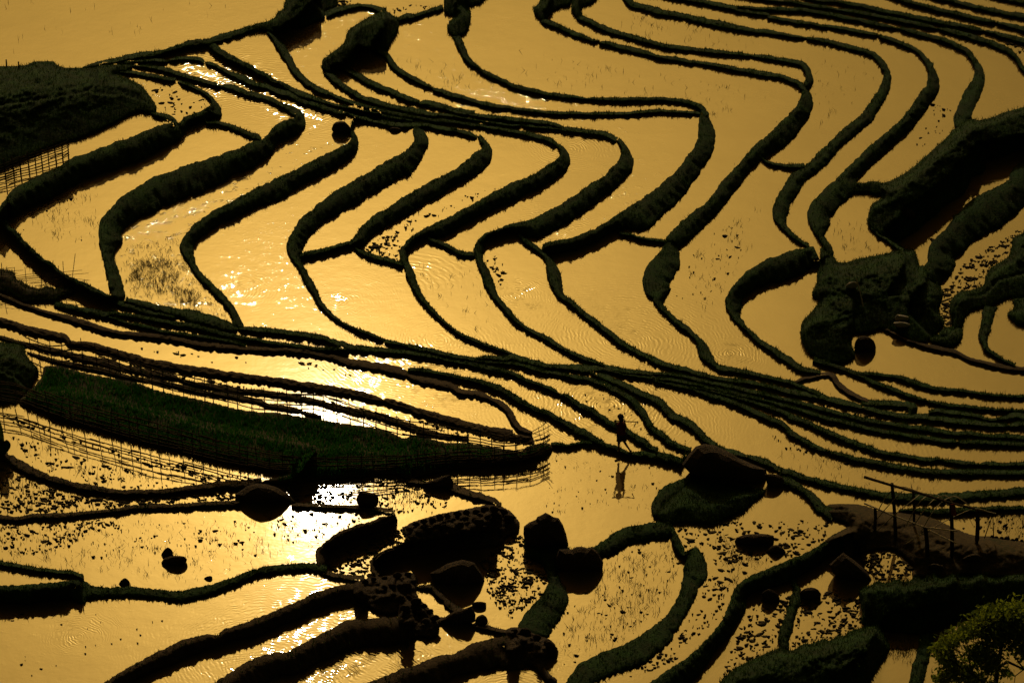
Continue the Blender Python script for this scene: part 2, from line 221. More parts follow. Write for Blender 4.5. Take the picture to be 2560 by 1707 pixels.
 ('T35', 'long bund from the big boulder to the right edge passing behind the bent pole frame', '1874,1144,14 1893,1149,19 1920,1159,19 1942,1173,22 1974,1184,22 2002,1194,20 2029,1200,19 2070,1211,20 2111,1220,20 2151,1228,19 2192,1237,20 2247,1243,25 2301,1245,26 2356,1245,27 2410,1242,27 2465,1237,27 2519,1233,26 2574,1228,27 2683,1222,27'),
 ('T36', 'lowest bund crossing behind the bent pole frame to the right edge', '2247,1277,9 2283,1276,12 2319,1279,18 2354,1281,20 2390,1279,20 2426,1276,20 2461,1274,18 2497,1272,16 2533,1271,15 2569,1272,15 2658,1272,15'),
 ('T08', 'bund from the left edge crossing the broken bamboo fence and running down right', '-41,509,30 -16,536,30 0,555,30 16,574,27 35,590,27 54,612,26 76,634,25 101,653,23 125,669,23 147,688,23 169,702,23 191,713,27 212,725,33 245,740,30 272,750,25 300,759,22 327,767,20 354,777,19 381,784,16 409,788,14 436,793,14'),
 ('T09', 'dark bund under the weedy paddy, closing its pointed foot', '316,751,16 340,758,19 368,763,19 395,772,20 422,778,23 449,784,27 490,793,35 531,804,33 566,815,30 594,822,16'),
 ('T60', 'smooth mud bund from the left edge along the top of the brightest glare strip', '-54,722,12 0,739,12 27,750,12 54,762,12 82,771,12 109,780,12 136,788,15 163,794,18 190,802,19 218,811,20 245,821,18 272,828,16 293,833,15 320,836,16 368,840,16 409,844,19 449,850,16 477,858,16 517,864,18 572,869,18 640,874,16 681,876,16 722,877,19 763,881,19 803,887,18 831,893,19 858,902,22 885,908,23 912,913,23 940,917,25 967,922,27 994,929,27 1010,933,22'),
 ('T64', 'double bund running right from under the broken bamboo fence', '136,760,18 177,771,18 218,779,20 259,787,22 279,784,15 320,790,15 354,795,14 395,803,15 436,810,16 477,816,18 517,826,18 558,836,16 599,845,15 640,852,14 667,857,14 694,861,15 735,866,16 776,872,16 803,874,16 831,877,16 871,877,14'),
 ('T64b', 'thin bund between the double bund and the smooth mud bund at left', '272,794,11 286,798,11 320,810,12 354,816,16 381,823,16 409,830,16 463,838,16 517,845,16 572,855,15 613,866,14'),
 ('T61', 'bund the boy walks on, from the lens paddy tip to the big boulder', '1021,926,14 1035,925,16 1062,929,16 1103,937,16 1144,945,18 1185,953,18 1212,962,19 1239,971,22 1266,985,22 1280,993,20 1307,1009,20 1334,1023,20 1362,1034,20 1389,1047,22 1416,1062,23 1443,1077,26 1471,1092,26 1492,1106,25 1511,1115,22 1539,1124,20 1566,1135,16 1593,1137,19 1634,1141,25 1675,1148,30 1705,1156,30'),
 ('T61b', 'smooth bund of bare mud curving down to the curled fence end', '1019,938,11 1029,944,16 1062,952,22 1103,960,22 1130,968,23 1144,978,22 1171,983,19 1198,987,20 1228,999,15 1248,1008,19 1262,1019,20 1273,1031,20 1279,1045,20 1287,1059,19 1298,1071,18 1316,1080,15 1330,1084,11'),
 ('T62', 'straight mud bund below the brightest glare strip, notched once near its middle', '-68,778,25 0,803,25 27,811,23 54,821,23 82,827,23 123,836,23 163,846,22 177,858,19 231,866,22 272,877,23 327,892,23 381,907,25 436,918,25 490,926,25 545,933,25 599,941,23 640,947,22 694,953,22 749,962,25 803,970,25 858,979,25 899,987,25 926,994,25 948,1000,16 956,1002,11 | 961,1002,16 980,1007,25 1021,1020,23 1062,1034,25 1103,1046,27 1144,1057,27 1185,1068,27 1226,1076,27 1280,1085,27 1221,1080,23 1262,1088,20 1302,1095,22 1330,1101,20'),
 ('T63', "weedy bund with fence posts on it, next above the green seedbed's back slit", '-68,829,16 0,843,16 54,859,16 109,870,22 163,884,25 218,898,26 272,907,26 300,917,26 354,928,25 409,938,25 441,944,16 | 463,955,19 504,963,22 545,968,22 599,977,20 640,979,19 694,987,22 749,996,22 790,1004,19 831,1016,20 885,1028,25 940,1039,27 994,1056,27 1035,1069,27 1076,1083,25 1130,1091,16 1171,1096,14'),
 ('T63b', 'thin earth ridge directly along the back edge of the green seedbed', '68,881,10 123,898,14 163,908,19 218,919,22 272,930,22 327,944,16 381,952,16 436,963,19 477,974,19 517,982,16 572,990,19 640,1001,19 667,1013,16 694,1017,19 722,1021,19 746,1026,14 | 763,1032,14 803,1042,14'),
 ('T34', "short bund joining the curled fence end to the boy's path", '1377,1113,15 1398,1113,15 1418,1116,11 1439,1112,12 1459,1107,14 1479,1109,15'),
 ('T70', 'rough bund from the left edge below the fence reflections to the low boulder', '-82,1107,27 -16,1129,27 16,1145,27 49,1164,30 82,1181,27 123,1197,22 163,1209,22 204,1219,25 245,1224,22 286,1231,19 340,1233,19 409,1230,19 463,1224,20 517,1218,22 572,1213,25 626,1212,27'),
 ('T72', "low ragged bund from the left edge that meets the low boulder's lower side", '-82,1288,22 -16,1291,22 0,1295,19 41,1298,16 82,1292,16 123,1291,19 163,1290,19 204,1285,16 245,1281,14 286,1277,14 327,1271,16 368,1268,16 422,1267,16 490,1263,16 545,1260,18 599,1257,19'),
 ('T73', 'thin low bund from the low boulder to the square block', '730,1260,19 763,1263,14 803,1265,14 844,1267,12 885,1268,14 926,1271,14 940,1273,16 980,1279,16'),
 ('T74', 'dark curved bank left of the round pool full of floating clods', '991,1283,994,1307 953,1292,978,1326 912,1306,953,1348 871,1318,901,1362 842,1332,858,1381 817,1348,833,1392 793,1367,820,1403 783,1386,817,1413 793,1403,816,1427'),
 ('T75', 'long wavy bank with a small rock on it crossing the lower left', '207,1454,212,1511 226,1462,229,1498 272,1466,272,1495 327,1466,327,1495 381,1470,381,1498 422,1475,422,1505 463,1473,466,1507 504,1465,509,1495 545,1454,550,1482 599,1435,605,1461 640,1420,645,1442 681,1412,681,1438 722,1407,708,1435 757,1406,754,1430 793,1404,803,1433 817,1416,814,1433'),
 ('T75b', 'thick dark bank at the left edge below the thin pointed paddy', '-82,1462,-82,1522 -22,1461,-22,1522 27,1460,27,1523 68,1459,71,1527 109,1456,123,1519 163,1449,169,1513 202,1445,207,1514 218,1454,218,1509'),
 ('T76', 'thin bund above the thin pointed paddy at the lower left edge', '-82,1400,14 -16,1405,14 0,1409,15 27,1413,15 68,1420,14 109,1426,14 150,1430,14 185,1435,14 207,1443,16'),
 ('T77', 'short bund under the round pool full of floating clods', '809,1431,16 831,1438,16 858,1442,16 885,1447,19 912,1446,19'),
 ('T78', 'long bank rising right from the bottom edge, upper of two bright rippled strips', '218,1727,313,1727 286,1689,381,1694 327,1661,422,1678 381,1634,463,1661 436,1607,504,1642 490,1588,545,1626 517,1581,572,1616 547,1588,599,1611 553,1573,615,1608 586,1561,640,1604 640,1543,667,1593 694,1522,722,1569 749,1498,771,1550 790,1479,814,1531 831,1465,852,1517 880,1457,899,1520 912,1454,940,1539'),
 ('T79', 'long bank rising right from the bottom edge between two bright rippled strips', '517,1716,626,1743 572,1680,667,1727 640,1639,694,1708 681,1631,749,1697 714,1627,776,1686 733,1618,803,1672 790,1588,831,1661 831,1566,858,1648 858,1552,899,1634 885,1544,940,1631 926,1543,980,1629 967,1539,1008,1623 1008,1539,1035,1629'),
 ('T80', 'crooked stony bund below the leaning dark boulder in the lower middle', '1081,1468,25 1098,1487,25 1117,1506,25 1136,1522,25 1152,1533,30'),
 ('T81', 'thin stony bund from the rock cluster to the foot of the grassy bank', '1092,1550,16 1117,1550,19 | 1187,1563,16 1217,1569,16 1247,1577,14 1280,1582,14 1280,1582,16'),
 ('T82', "dark bank at the bottom edge, right of the rock stack's reflection", '885,1716,1049,1743 967,1686,1117,1716 1008,1667,1144,1705 1049,1656,1171,1697 1089,1637,1198,1691 1127,1634,1226,1686 1144,1626,1253,1683 1177,1608,1275,1683 1226,1593,1294,1686 1280,1578,1321,1672'),
 ('S20', 'grassy bank curving down from the upright boulder at the lower middle', '1345,1381,1378,1381 1356,1403,1386,1411 1364,1433,1397,1438 1370,1454,1419,1473 1356,1482,1428,1492 1329,1511,1424,1514 1305,1536,1416,1536 1296,1555,1405,1555 1291,1569,1386,1582 1280,1571,1373,1596 1253,1588,1373,1620'),
 ('S21', 'arched grassy bank right of the rounded boulder, topping the weedy pool', '1482,1367,1495,1397 1511,1347,1520,1400 1539,1326,1550,1386 1574,1315,1577,1364 1607,1307,1607,1359 1645,1302,1642,1355 1669,1305,1675,1352'),
 ('T83', 'short bund joining the arched grassy bank to the tall curved one', '1672,1315,16 1683,1334,19 1691,1359,25 1699,1375,27 1708,1389,16'),
 ('T84', "grassy rim left of the biggest boulder's dark reflection", '1727,1189,1743,1208 1689,1200,1716,1235 1661,1213,1689,1249 1639,1235,1667,1263 1626,1263,1661,1279 1626,1280,1667,1285 1634,1294,1675,1296 1661,1307,1683,1321'),
 ('S22', 'green bank from the biggest boulder down to the pole frame platform', '1936,1178,1961,1216 1974,1194,1974,1220 2002,1211,2002,1235 2029,1227,2021,1254 2048,1243,2034,1279 2067,1263,2051,1290 2094,1279,2073,1306'),
 ('S23', 'long green bank right of the tall curved one, falling to the bottom edge', '2127,1315,2160,1389 2083,1334,2111,1397 2056,1354,2067,1419 2029,1373,2029,1443 1974,1397,1988,1465 1920,1419,1947,1479 1893,1430,1920,1490 1857,1449,1882,1503 1838,1468,1874,1517 1825,1495,1860,1547 1814,1525,1846,1569 1806,1547,1838,1590 1789,1569,1825,1612 1770,1593,1808,1634 1743,1620,1789,1661 1716,1642,1770,1689 1675,1669,1754,1707 1620,1705,1729,1729'),
 ('S24', 'tall curved green bank bounding the weedy pool on its right', '1705,1375,1748,1371 1712,1397,1767,1397 1708,1419,1773,1424 1705,1446,1770,1449 1701,1473,1748,1471 1678,1517,1740,1503 1648,1552,1718,1541 1612,1577,1702,1571 1566,1607,1683,1604 1520,1623,1645,1637 1471,1645,1618,1661 1437,1664,1574,1678 1431,1680,1525,1694 1413,1697,1484,1713'),
 ('S25', 'short steep bund between two clod-filled pools at the lower right', '1983,1476,2007,1482 1974,1498,2007,1506 1966,1525,1996,1525 1955,1552,1988,1552 1947,1580,1981,1580 1945,1607,1973,1601 1950,1620,1980,1623'),
 ('S27', 'green strip left of the leafy tree at the bottom edge', '2299,1588,2350,1574 2293,1620,2339,1599 2285,1648,2329,1634 2277,1678,2320,1667 2269,1707,2312,1707 2260,1743,2307,1743'),
 ('T85', 'thin bund leaving the tilted slab toward the stone heap', '1016,1200,19 1043,1205,16 | 1130,1222,25 1157,1230,22 1185,1238,22 1212,1246,19 1234,1253,19 1250,1263,16'),
 ('T86', 'low stony bank closing the right side of the round clod-filled pool', '1012,1315,16 1021,1340,19 1024,1358,20 994,1374,22 961,1386,23 942,1400,23 935,1419,22 945,1437,22'),
]
MOUNDS = [  # some outlines, HILL and M7 included, take their water reflection in as ground
 ('HILL', 'earth_hillside', 'dark earth hillside filling the left edge below the pond', 1.3, 'grass', '-191,174 0,165 46,164 65,163 79,156 117,152 136,155 148,166 177,169 210,169 259,163 313,161 335,166 316,177 289,184 327,199 354,215 373,237 389,261 392,276 381,283 340,281 286,308 245,327 204,344 163,355 109,374 63,396 16,418 -191,490'),
 ('M1', 'earth_mound', 'dark grassy mass at the top edge between pond and arched bund', 0.6, 'grass', '629,63 667,54 689,41 693,30 708,20 722,-27 782,-82 847,-54 847,-16 842,16 814,27 814,46 787,56 768,65 749,73 730,73 714,85 689,82 665,78 629,76'),
 ('M2', 'earth_mound', 'round grassy hillock with a dark shaded face near the top', 0.9, 'grass', '942,34 923,42 899,56 877,71 866,84 862,103 842,123 820,139 806,151 803,166 810,180 828,180 842,170 855,177 871,174 885,155 896,139 901,125 921,125 948,131 967,127 980,101 997,74 998,60 991,46 978,35 959,26'),
 ('M4', 'earth_mound', 'small dark knoll cut by the top edge left of centre', 0.6, 'grass', '1108,-41 1108,27 1114,35 1136,41 1122,54 1117,71 1119,79 1133,90 1152,90 1168,79 1177,52 1179,33 1171,16 1185,12 1206,4 1223,-41'),
 ('M6', 'earth_mound', 'left black knob at the top edge, start of a long bund', 0.5, 'grass', '1351,-41 1348,5 1333,19 1333,30 1343,45 1354,53 1367,46 1381,30 1405,16 1427,11 1427,-41'),
 ('M6b', 'earth_mound', 'right black knob at the top edge beside its twin', 0.5, 'grass', '1428,-41 1426,14 1427,25 1435,38 1446,49 1457,44 1454,30 1457,16 1487,3 1511,-41'),
 ('M7', 'earth_mound', 'black overgrown hollow bank at the right edge', 1.1, 'grass', '2383,324 2424,299 2448,300 2478,294 2533,275 2710,236 2710,386 2560,377 2519,389 2486,401 2465,405 2462,428 2429,445 2424,460 2410,484 2383,502 2356,520 2342,536 2315,556 2301,571 2274,588 2247,605 2241,601 2206,590 2176,571 2168,555 2171,536 2179,511 2198,499 2203,488 2165,483 2132,481 2132,457 2157,458 2179,453 2209,456 2233,449 2271,427 2315,389 2356,353'),
 ('M9', 'earth_mound', 'grassy spit and earth platform with pale stones and a leaning pole', 0.7, 'grass', '2051,618 2083,639 2094,654 2116,655 2151,645 2192,638 2255,624 2288,627 2293,645 2301,664 2312,664 2356,724 2353,754 2348,778 2361,803 2357,816 2323,848 2309,857 2282,855 2247,838 2209,822 2179,830 2151,833 2134,833 2131,852 2130,863 2138,887 2122,902 2100,909 2073,906 2043,895 2021,882 2010,863 2002,846 2000,830 2004,808 2021,786 2047,754 2030,737 2040,710 2041,688 2048,664'),
 ('M9b', 'earth_mound', 'small green hump at the lower right corner of the earth platform', 0.3, 'grass', '2345,836 2364,816 2405,819 2406,846 2394,860 2372,868 2350,863 2329,855 2318,849'),
 ('M10', 'earth_mound', 'dark grassy bank at the right edge below the strip of scattered clods', 0.8, 'grass', '2710,536 2601,558 2560,580 2533,596 2527,623 2519,642 2481,667 2465,688 2457,713 2427,725 2399,729 2380,746 2372,776 2380,797 2378,815 2405,819 2410,800 2421,781 2437,772 2465,765 2478,765 2506,751 2535,742 2710,740'),
 ('M11', 'earth_mound', 'little dark wedge of bank cut by the right edge', 0.3, 'grass', '2710,748 2546,743 2535,770 2516,784 2530,800 2560,815 2710,822'),
 ('M13', 'earth_mound', 'heap of dark earth under the broken bamboo fence at the left edge', 0.5, 'soil', '-109,667 0,673 27,676 37,681 41,697 57,703 71,713 88,719 103,720 117,713 122,716 139,720 156,720 177,718 190,733 184,735 156,742 136,753 95,753 65,756 48,749 27,735 0,730 -109,708'),
 ('M14', 'earth_mound', 'dark bushy bank at the left edge beside the green seedbed', 0.8, 'grass', '-191,813 0,854 27,857 60,865 64,884 79,903 93,919 97,933 87,947 79,968 60,987 46,998 0,1007 -191,1012'),
 ('M15', 'stone_heap', 'long dark heap of stones in the lower middle behind the clod pool', 0.7, 'stone', '1012,1315 1029,1305 1059,1295 1103,1283 1157,1273 1223,1260 1250,1264 1280,1280 1299,1307 1294,1329 1266,1341 1250,1362 1185,1370 1130,1375 1076,1383 1032,1389 989,1397 953,1408 934,1411 940,1392 967,1375 1029,1362 1017,1343'),
 ('M17', 'stone_heap', 'dark rubble heap right of the round pool full of floating clods', 0.5, 'stone', '880,1457 912,1445 945,1438 994,1430 1021,1428 1043,1441 1043,1482 1049,1498 1021,1525 994,1531 967,1536 934,1525 912,1511 885,1498'),
 ('M16', 'stone_heap', 'tall stack of stones standing in the lower middle rippled strip', 0.9, 'stone', '994,1484 1013,1482 1043,1495 1065,1511 1084,1533 1095,1552 1098,1574 1087,1593 1043,1593 1016,1601 1002,1593 994,1552'),
 ('M18', 'stone_heap', 'jagged rubble at the foot of the grassy bank near the bottom edge', 0.6, 'stone', '1264,1574 1296,1566 1373,1596 1392,1618 1396,1631 1392,1642 1367,1645 1364,1661 1375,1683 1394,1699 1389,1716 1367,1705 1348,1683 1332,1667 1307,1661 1280,1667 1264,1667'),
 ('M21', 'earth_mound', 'broad dark bank at the bottom edge left of the green strip', 0.8, 'grass', '1797,1707 1838,1669 1879,1648 1920,1629 1950,1620 1980,1624 2010,1607 2029,1608 2056,1597 2075,1599 2094,1588 2111,1588 2127,1575 2151,1569 2192,1563 2211,1585 2217,1601 2225,1615 2218,1634 2195,1667 2173,1707 2151,1770 1797,1797'),
 ('M22', 'earth_mound', 'big black shaded bank left of the leafy tree', 1.0, 'grass', '2146,1476 2160,1468 2179,1461 2195,1452 2217,1458 2241,1447 2266,1454 2288,1441 2307,1447 2329,1434 2356,1445 2383,1433 2416,1443 2451,1430 2492,1444 2546,1433 2710,1443 2710,1525 2465,1514 2459,1525 2427,1539 2388,1555 2356,1571 2348,1574 2301,1585 2260,1582 2214,1577 2192,1566 2157,1561 2154,1525'),
 ('M23', 'earth_mound', 'bare earth platform under the bent pole frame', 0.5, 'bare', '2056,1264 2089,1258 2116,1258 2163,1263 2202,1276 2283,1283 2326,1292 2363,1308 2426,1335 2479,1341 2560,1353 2710,1370 2710,1449 2315,1443 2288,1433 2285,1416 2263,1394 2233,1374 2192,1373 2151,1383 2111,1394 2083,1370 2062,1351 2111,1321 2122,1313 2108,1305 2083,1296 2073,1285'),
 ('M12', 'seedbed', 'long boat-shaped seedbed of young green rice inside bamboo fences', 0.22, 'soil', '49,997 82,968 102,944 108,921 117,913 153,915 218,933 300,948 340,955 381,971 422,982 490,996 545,1009 586,1020 640,1028 694,1031 763,1042 831,1053 885,1061 940,1069 980,1080 1008,1094 1035,1087 1068,1094 1117,1105 1171,1107 1212,1113 1280,1124 1303,1126 1318,1115 1364,1106 1383,1117 1377,1130 1356,1143 1329,1149 1289,1158 1248,1162 1207,1167 1185,1170 1130,1175 1076,1186 1059,1189 1021,1200 994,1188 953,1186 899,1194 831,1198 749,1205 697,1211 654,1203 719,1185 681,1181 640,1173 572,1160 517,1148 477,1136 422,1122 381,1114 327,1100 286,1088 245,1076 191,1062 136,1048 109,1032 49,1009'),
 ('M19', 'earth_mound', 'low black bank added to deepen the reflection under the biggest boulder, edged by the clod-strewn pool', 0.3, 'grass', '1732,1192 1705,1211 1683,1235 1656,1263 1631,1281 1631,1288 1648,1298 1675,1309 1689,1307 1716,1305 1757,1309 1784,1309 1811,1298 1852,1280 1860,1279 1879,1257 1906,1238 1915,1224 1879,1220 1825,1208 1770,1200'),  # partly real low bank, put in to blacken the boulder's mirror image
 ('M24', 'earth_mound', 'small earth bank added to cover the reflection under the upright blocky boulder', 0.2, 'grass', '1307,1345 1348,1356 1422,1367 1433,1389 1403,1427 1370,1433 1354,1411 1337,1403 1315,1389'),  # made-up bank, cuts short the mirror image of the upright boulder
]
ROCKS = [
 ('R1', 'low black boulder straddling two bunds in front of the green seedbed', '587,1235 599,1227 640,1208 694,1219 722,1235 741,1252 694,1257 654,1263 607,1263'),
 ('R2', 'square-cut stone block standing in the sparkling glare paddy', '889,1249 896,1233 901,1227 929,1231 944,1238 944,1263 923,1268 899,1267'),
 ('R2b', 'tilted flat slab beside the fence reflections right of the glare', '1057,1208 1076,1200 1125,1186 1134,1205 1132,1220 1103,1224 1070,1222'),
 ('R3', 'leaning dark boulder among clods in the lower middle', '1076,1433 1117,1411 1157,1400 1185,1408 1204,1433 1211,1454 1179,1465 1144,1468 1103,1465 1081,1454'),
 ('R4', 'rounded rock topping the crooked stony bund', '1100,1552 1119,1536 1138,1525 1160,1520 1179,1514 1189,1533 1189,1552 1171,1561 1130,1566'),
 ('R5', 'flat oval stone in the water beside the crooked stony bund', '1179,1511 1185,1505 1198,1503 1215,1506 1216,1514 1206,1520 1190,1521'),
 ('R6', 'pale rough stone where the thin stony bund begins', '1187,1558 1191,1543 1206,1535 1217,1544 1219,1558 1204,1565'),
 ('R8', 'upright blocky boulder at the end of the long stone heap', '1310,1315 1324,1305 1340,1299 1343,1291 1356,1285 1364,1281 1374,1285 1383,1291 1397,1294 1408,1310 1416,1334 1423,1364 1416,1370 1389,1359 1375,1373 1348,1378 1315,1364 1309,1334'),
 ('R9', 'rounded boulder left of the arched grassy bank', '1389,1392 1397,1375 1416,1374 1428,1376 1441,1368 1454,1367 1468,1372 1480,1370 1495,1381 1508,1404 1506,1422 1487,1431 1443,1435 1405,1430 1392,1411'),
 ('R7', 'dark pointed rock at the foot of the grassy bank', '1362,1599 1373,1596 1389,1615 1396,1631 1389,1642 1367,1642 1356,1620'),
 ('R10', 'biggest boulder, a broad brown hump right of the boy', '1705,1162 1716,1140 1738,1118 1759,1111 1784,1114 1822,1129 1846,1143 1879,1159 1915,1175 1919,1197 1912,1216 1879,1216 1825,1205 1770,1197 1727,1188'),
 ('R11', 'squarish rock at the right end of the biggest boulder', '1912,1185 1936,1185 1955,1192 1962,1205 1961,1218 1936,1220 1920,1216'),
 ('R12', 'oval rock at the head of the short steep bund at lower right', '1999,1479 2010,1471 2029,1468 2045,1473 2053,1484 2051,1495 2037,1502 2010,1502 2000,1492'),
 ('R13', 'rock half hidden behind the long green bank at lower right', '1904,1482 1920,1472 1934,1476 1946,1488 1949,1501 1936,1509 1912,1509'),
 ('R14', 'brown wedge boulder beside the small clod pool at lower right', '2073,1411 2108,1382 2124,1392 2154,1416 2181,1449 2165,1458 2124,1454 2083,1433'),
 ('R15', 'flat dark slab lying in the clod-strewn pool below the biggest boulder', '1836,1354 1841,1343 1860,1336 1904,1333 1934,1339 1936,1359 1906,1364 1852,1366'),
 ('R16', 'small dark stone beside the flat dark slab', '1917,1378 1931,1364 1945,1362 1961,1373 1966,1382 1947,1385 1925,1386'),
 ('R17', 'half sunken round boulder right of the grassy spit', '2135,870 2137,857 2146,843 2157,839 2173,842 2184,851 2190,870 2187,880 2165,883 2141,880'),
 ('R18', 'flat oval stone in the water under the tight upper bundle', '972,327 976,320 991,319 1004,325 999,330 980,331'),
 ('R19', 'pointed stone of the pair standing in the lower left paddy', '403,1386 409,1375 419,1367 430,1375 433,1389 428,1394 406,1393'),
 ('R20', 'flat stone of the pair standing in the lower left paddy', '403,1405 409,1396 433,1388 460,1390 468,1397 463,1411 441,1416 409,1413'),
 ('R21', 'small round stone on the long wavy bank', '295,1461 302,1450 313,1444 323,1452 324,1461 310,1464'),
 ('R22', "lone small stone near the long wavy bank's right half", '509,1446 515,1441 528,1439 531,1445 523,1450 513,1450'),
 ('R23', 'dark round knob at the head of the third zigzag bank', '828,324 833,310 847,304 861,304 871,313 881,327 877,338 858,338 836,336'),
 ('R24', 'upper grey stone of the pale pair on the earth platform', '2237,795 2243,786 2258,788 2271,792 2273,803 2255,806 2240,803'),
 ('R25', 'lower tan stone of the pale pair on the earth platform', '2233,807 2247,803 2271,807 2281,814 2277,822 2252,821 2236,814'),
 ('R26', 'greyish stone beside the leaning pole on the earth platform', '2113,716 2123,706 2141,705 2143,716 2135,722 2122,722'),
 ('R27', 'dim rock inside the black hollow bank', '2250,525 2263,518 2282,528 2288,544 2274,551 2255,541'),
 ('R28', 'low brown rock on the bare earth platform right of the frame', '2405,1397 2416,1389 2437,1383 2451,1389 2454,1400 2432,1407 2410,1405'),
 ('R29', 'curved tan stone in front of the bare earth platform', '2320,1413 2334,1407 2356,1413 2361,1424 2345,1427 2323,1423'),
]
# ------------------------------------------------------------------ helpers
def mesh_obj(name, verts, faces, mat, parent=None, smooth=False):
    me = bpy.data.meshes.new(name)
    verts = np.asarray(verts, dtype=np.float32).reshape(-1, 3)
    if isinstance(faces, np.ndarray):
        n, k = faces.shape
        me.vertices.add(len(verts))
        me.vertices.foreach_set('co', verts.ravel())
        me.loops.add(n * k)
        me.loops.foreach_set('vertex_index', faces.astype(np.int32).ravel())
        me.polygons.add(n)
        me.polygons.foreach_set('loop_start', np.arange(0, n * k, k, dtype=np.int32))
        me.polygons.foreach_set('loop_total', np.full(n, k, dtype=np.int32))
        me.update(calc_edges=True)
        me.validate()
    else:
        me.from_pydata([tuple(map(float, v)) for v in verts], [], faces)
    if smooth:
        me.polygons.foreach_set('use_smooth', np.ones(len(me.polygons), dtype=bool))
    if mat:
        me.materials.append(mat)
    o = bpy.data.objects.new(name, me)
    COL.objects.link(o)
    if parent:
        o.parent = parent
        o.matrix_parent_inverse = Matrix.Translation(parent.location).inverted()
    return o


def empty(name, loc):
    o = bpy.data.objects.new(name, None)
    o.location = loc
    COL.objects.link(o)
    return o


def tag(o, label=None, cat=None, group=None, kind=None):
    if label:
        o['label'] = label
    if cat:
        o['category'] = cat
    if group:
        o['group'] = group
    if kind:
        o['kind'] = kind
    return o


class MB:
    """collects tubes and lumps for one mesh"""
    def __init__(self):
        self.v, self.f = [], []

    def tube(self, pts, r0, r1=None, n=6, cap=True):
        r1 = r0 if r1 is None else r1
        pts = [Vector(p) for p in pts]
        b = len(self.v)
        m = len(pts)
        for i, p in enumerate(pts):
            t = (pts[min(i + 1, m - 1)] - pts[max(i - 1, 0)]).normalized()
            a = t.cross(Vector((0, 0, 1)))
            if a.length < 1e-3:
                a = t.cross(Vector((0, 1, 0)))
            a.normalize()
            c = t.cross(a)
            r = r0 + (r1 - r0) * i / max(1, m - 1)
            for k in range(n):
                q = 2 * math.pi * k / n
                self.v.append(p + (a * math.cos(q) + c * math.sin(q)) * r)
        for i in range(m - 1):
            for k in range(n):
                self.f.append((b + i * n + k, b + i * n + (k + 1) % n, b + (i + 1) * n + (k + 1) % n, b + (i + 1) * n + k))
        if cap:
            self.f.append(tuple(b + k for k in range(n))[::-1])
            self.f.append(tuple(b + (m - 1) * n + k for k in range(n)))
        return self

    def build(self, name, mat, parent=None, smooth=False):
        return mesh_obj(name, self.v, self.f, mat, parent, smooth)


def fbm(x, y, seed=0.0):
    """cheap smooth pseudo noise, about -1..1"""
    s = 0
    a = 1.0
    f = 1.0
    for i in range(4):
        k = seed * 1.7 + i * 2.3
        s = s + a * np.sin(x * f * 1.3 + k + 1.7 * np.sin(y * f * 0.9 + k * 1.3)) * np.cos(y * f * 1.1 - k + 1.3 * np.sin(x * f * 0.7 - k))
        a *= 0.55
        f *= 2.1
    return s / 1.6


# ------------------------------------------------------------------ materials
def mat_new(name):
    m = bpy.data.materials.new(name)
    m.use_nodes = True
    t = m.node_tree
    b = t.nodes['Principled BSDF']
    return m, t, b


def mat_earthy(name, c1, c2, c3, scale=1.5, rough=0.95, bump=0.04, spec=0.1):
    m, t, b = mat_new(name)
    geo = node(t, 'ShaderNodeNewGeometry')
    n1 = node(t, 'ShaderNodeTexNoise', inp={'Scale': scale, 'Detail': 6.0, 'Roughness': 0.65})
    n2 = node(t, 'ShaderNodeTexNoise', inp={'Scale': scale * 9, 'Detail': 4.0, 'Roughness': 0.6})
    t.links.new(geo.outputs['Position'], n1.inputs['Vector'])
    t.links.new(geo.outputs['Position'], n2.inputs['Vector'])
    r = node(t, 'ShaderNodeValToRGB')
    e = r.color_ramp.elements
    e[0].position, e[0].color = 0.36, (*c1, 1)
    e[1].position, e[1].color = 0.64, (*c3, 1)
    x = e.new(0.5)
    x.color = (*c2, 1)
    mix = mth(t, 'ADD', mth(t, 'MULTIPLY', n1.outputs[0], 0.65), mth(t, 'MULTIPLY', n2.outputs[0], 0.35))
    t.links.new(mix, r.inputs[0])
    t.links.new(r.outputs[0], b.inputs['Base Color'])
    b.inputs['Roughness'].default_value = rough
    b.inputs['Specular IOR Level'].default_value = spec
    bp = node(t, 'ShaderNodeBump', inp={'Strength': 1.0, 'Distance': bump})
    t.links.new(n2.outputs[0], bp.inputs['Height'])
    t.links.new(bp.outputs[0], b.inputs['Normal'])
    return m


def leafy(m, amount, gain):
    t = m.node_tree
    b = t.nodes['Principled BSDF']
    o = [n for n in t.nodes if n.type == 'OUTPUT_MATERIAL'][0]
    tr = node(t, 'ShaderNodeBsdfTranslucent')
    src = b.inputs['Base Color'].links[0].from_socket
    mx_ = node(t, 'ShaderNodeMix', data_type='RGBA', blend_type='MULTIPLY')
    mx_.inputs['Factor'].default_value = 1.0
    mx_.inputs[7].default_value = (gain * 1.2, gain, gain * 0.5, 1)
    t.links.new(src, mx_.inputs[6])
    t.links.new(mx_.outputs[2], tr.inputs['Color'])
    ms = node(t, 'ShaderNodeMixShader', inp={'Fac': amount})
    t.links.new(b.outputs[0], ms.inputs[1])
    t.links.new(tr.outputs[0], ms.inputs[2])
    t.links.new(ms.outputs[0], o.inputs['Surface'])
    return m


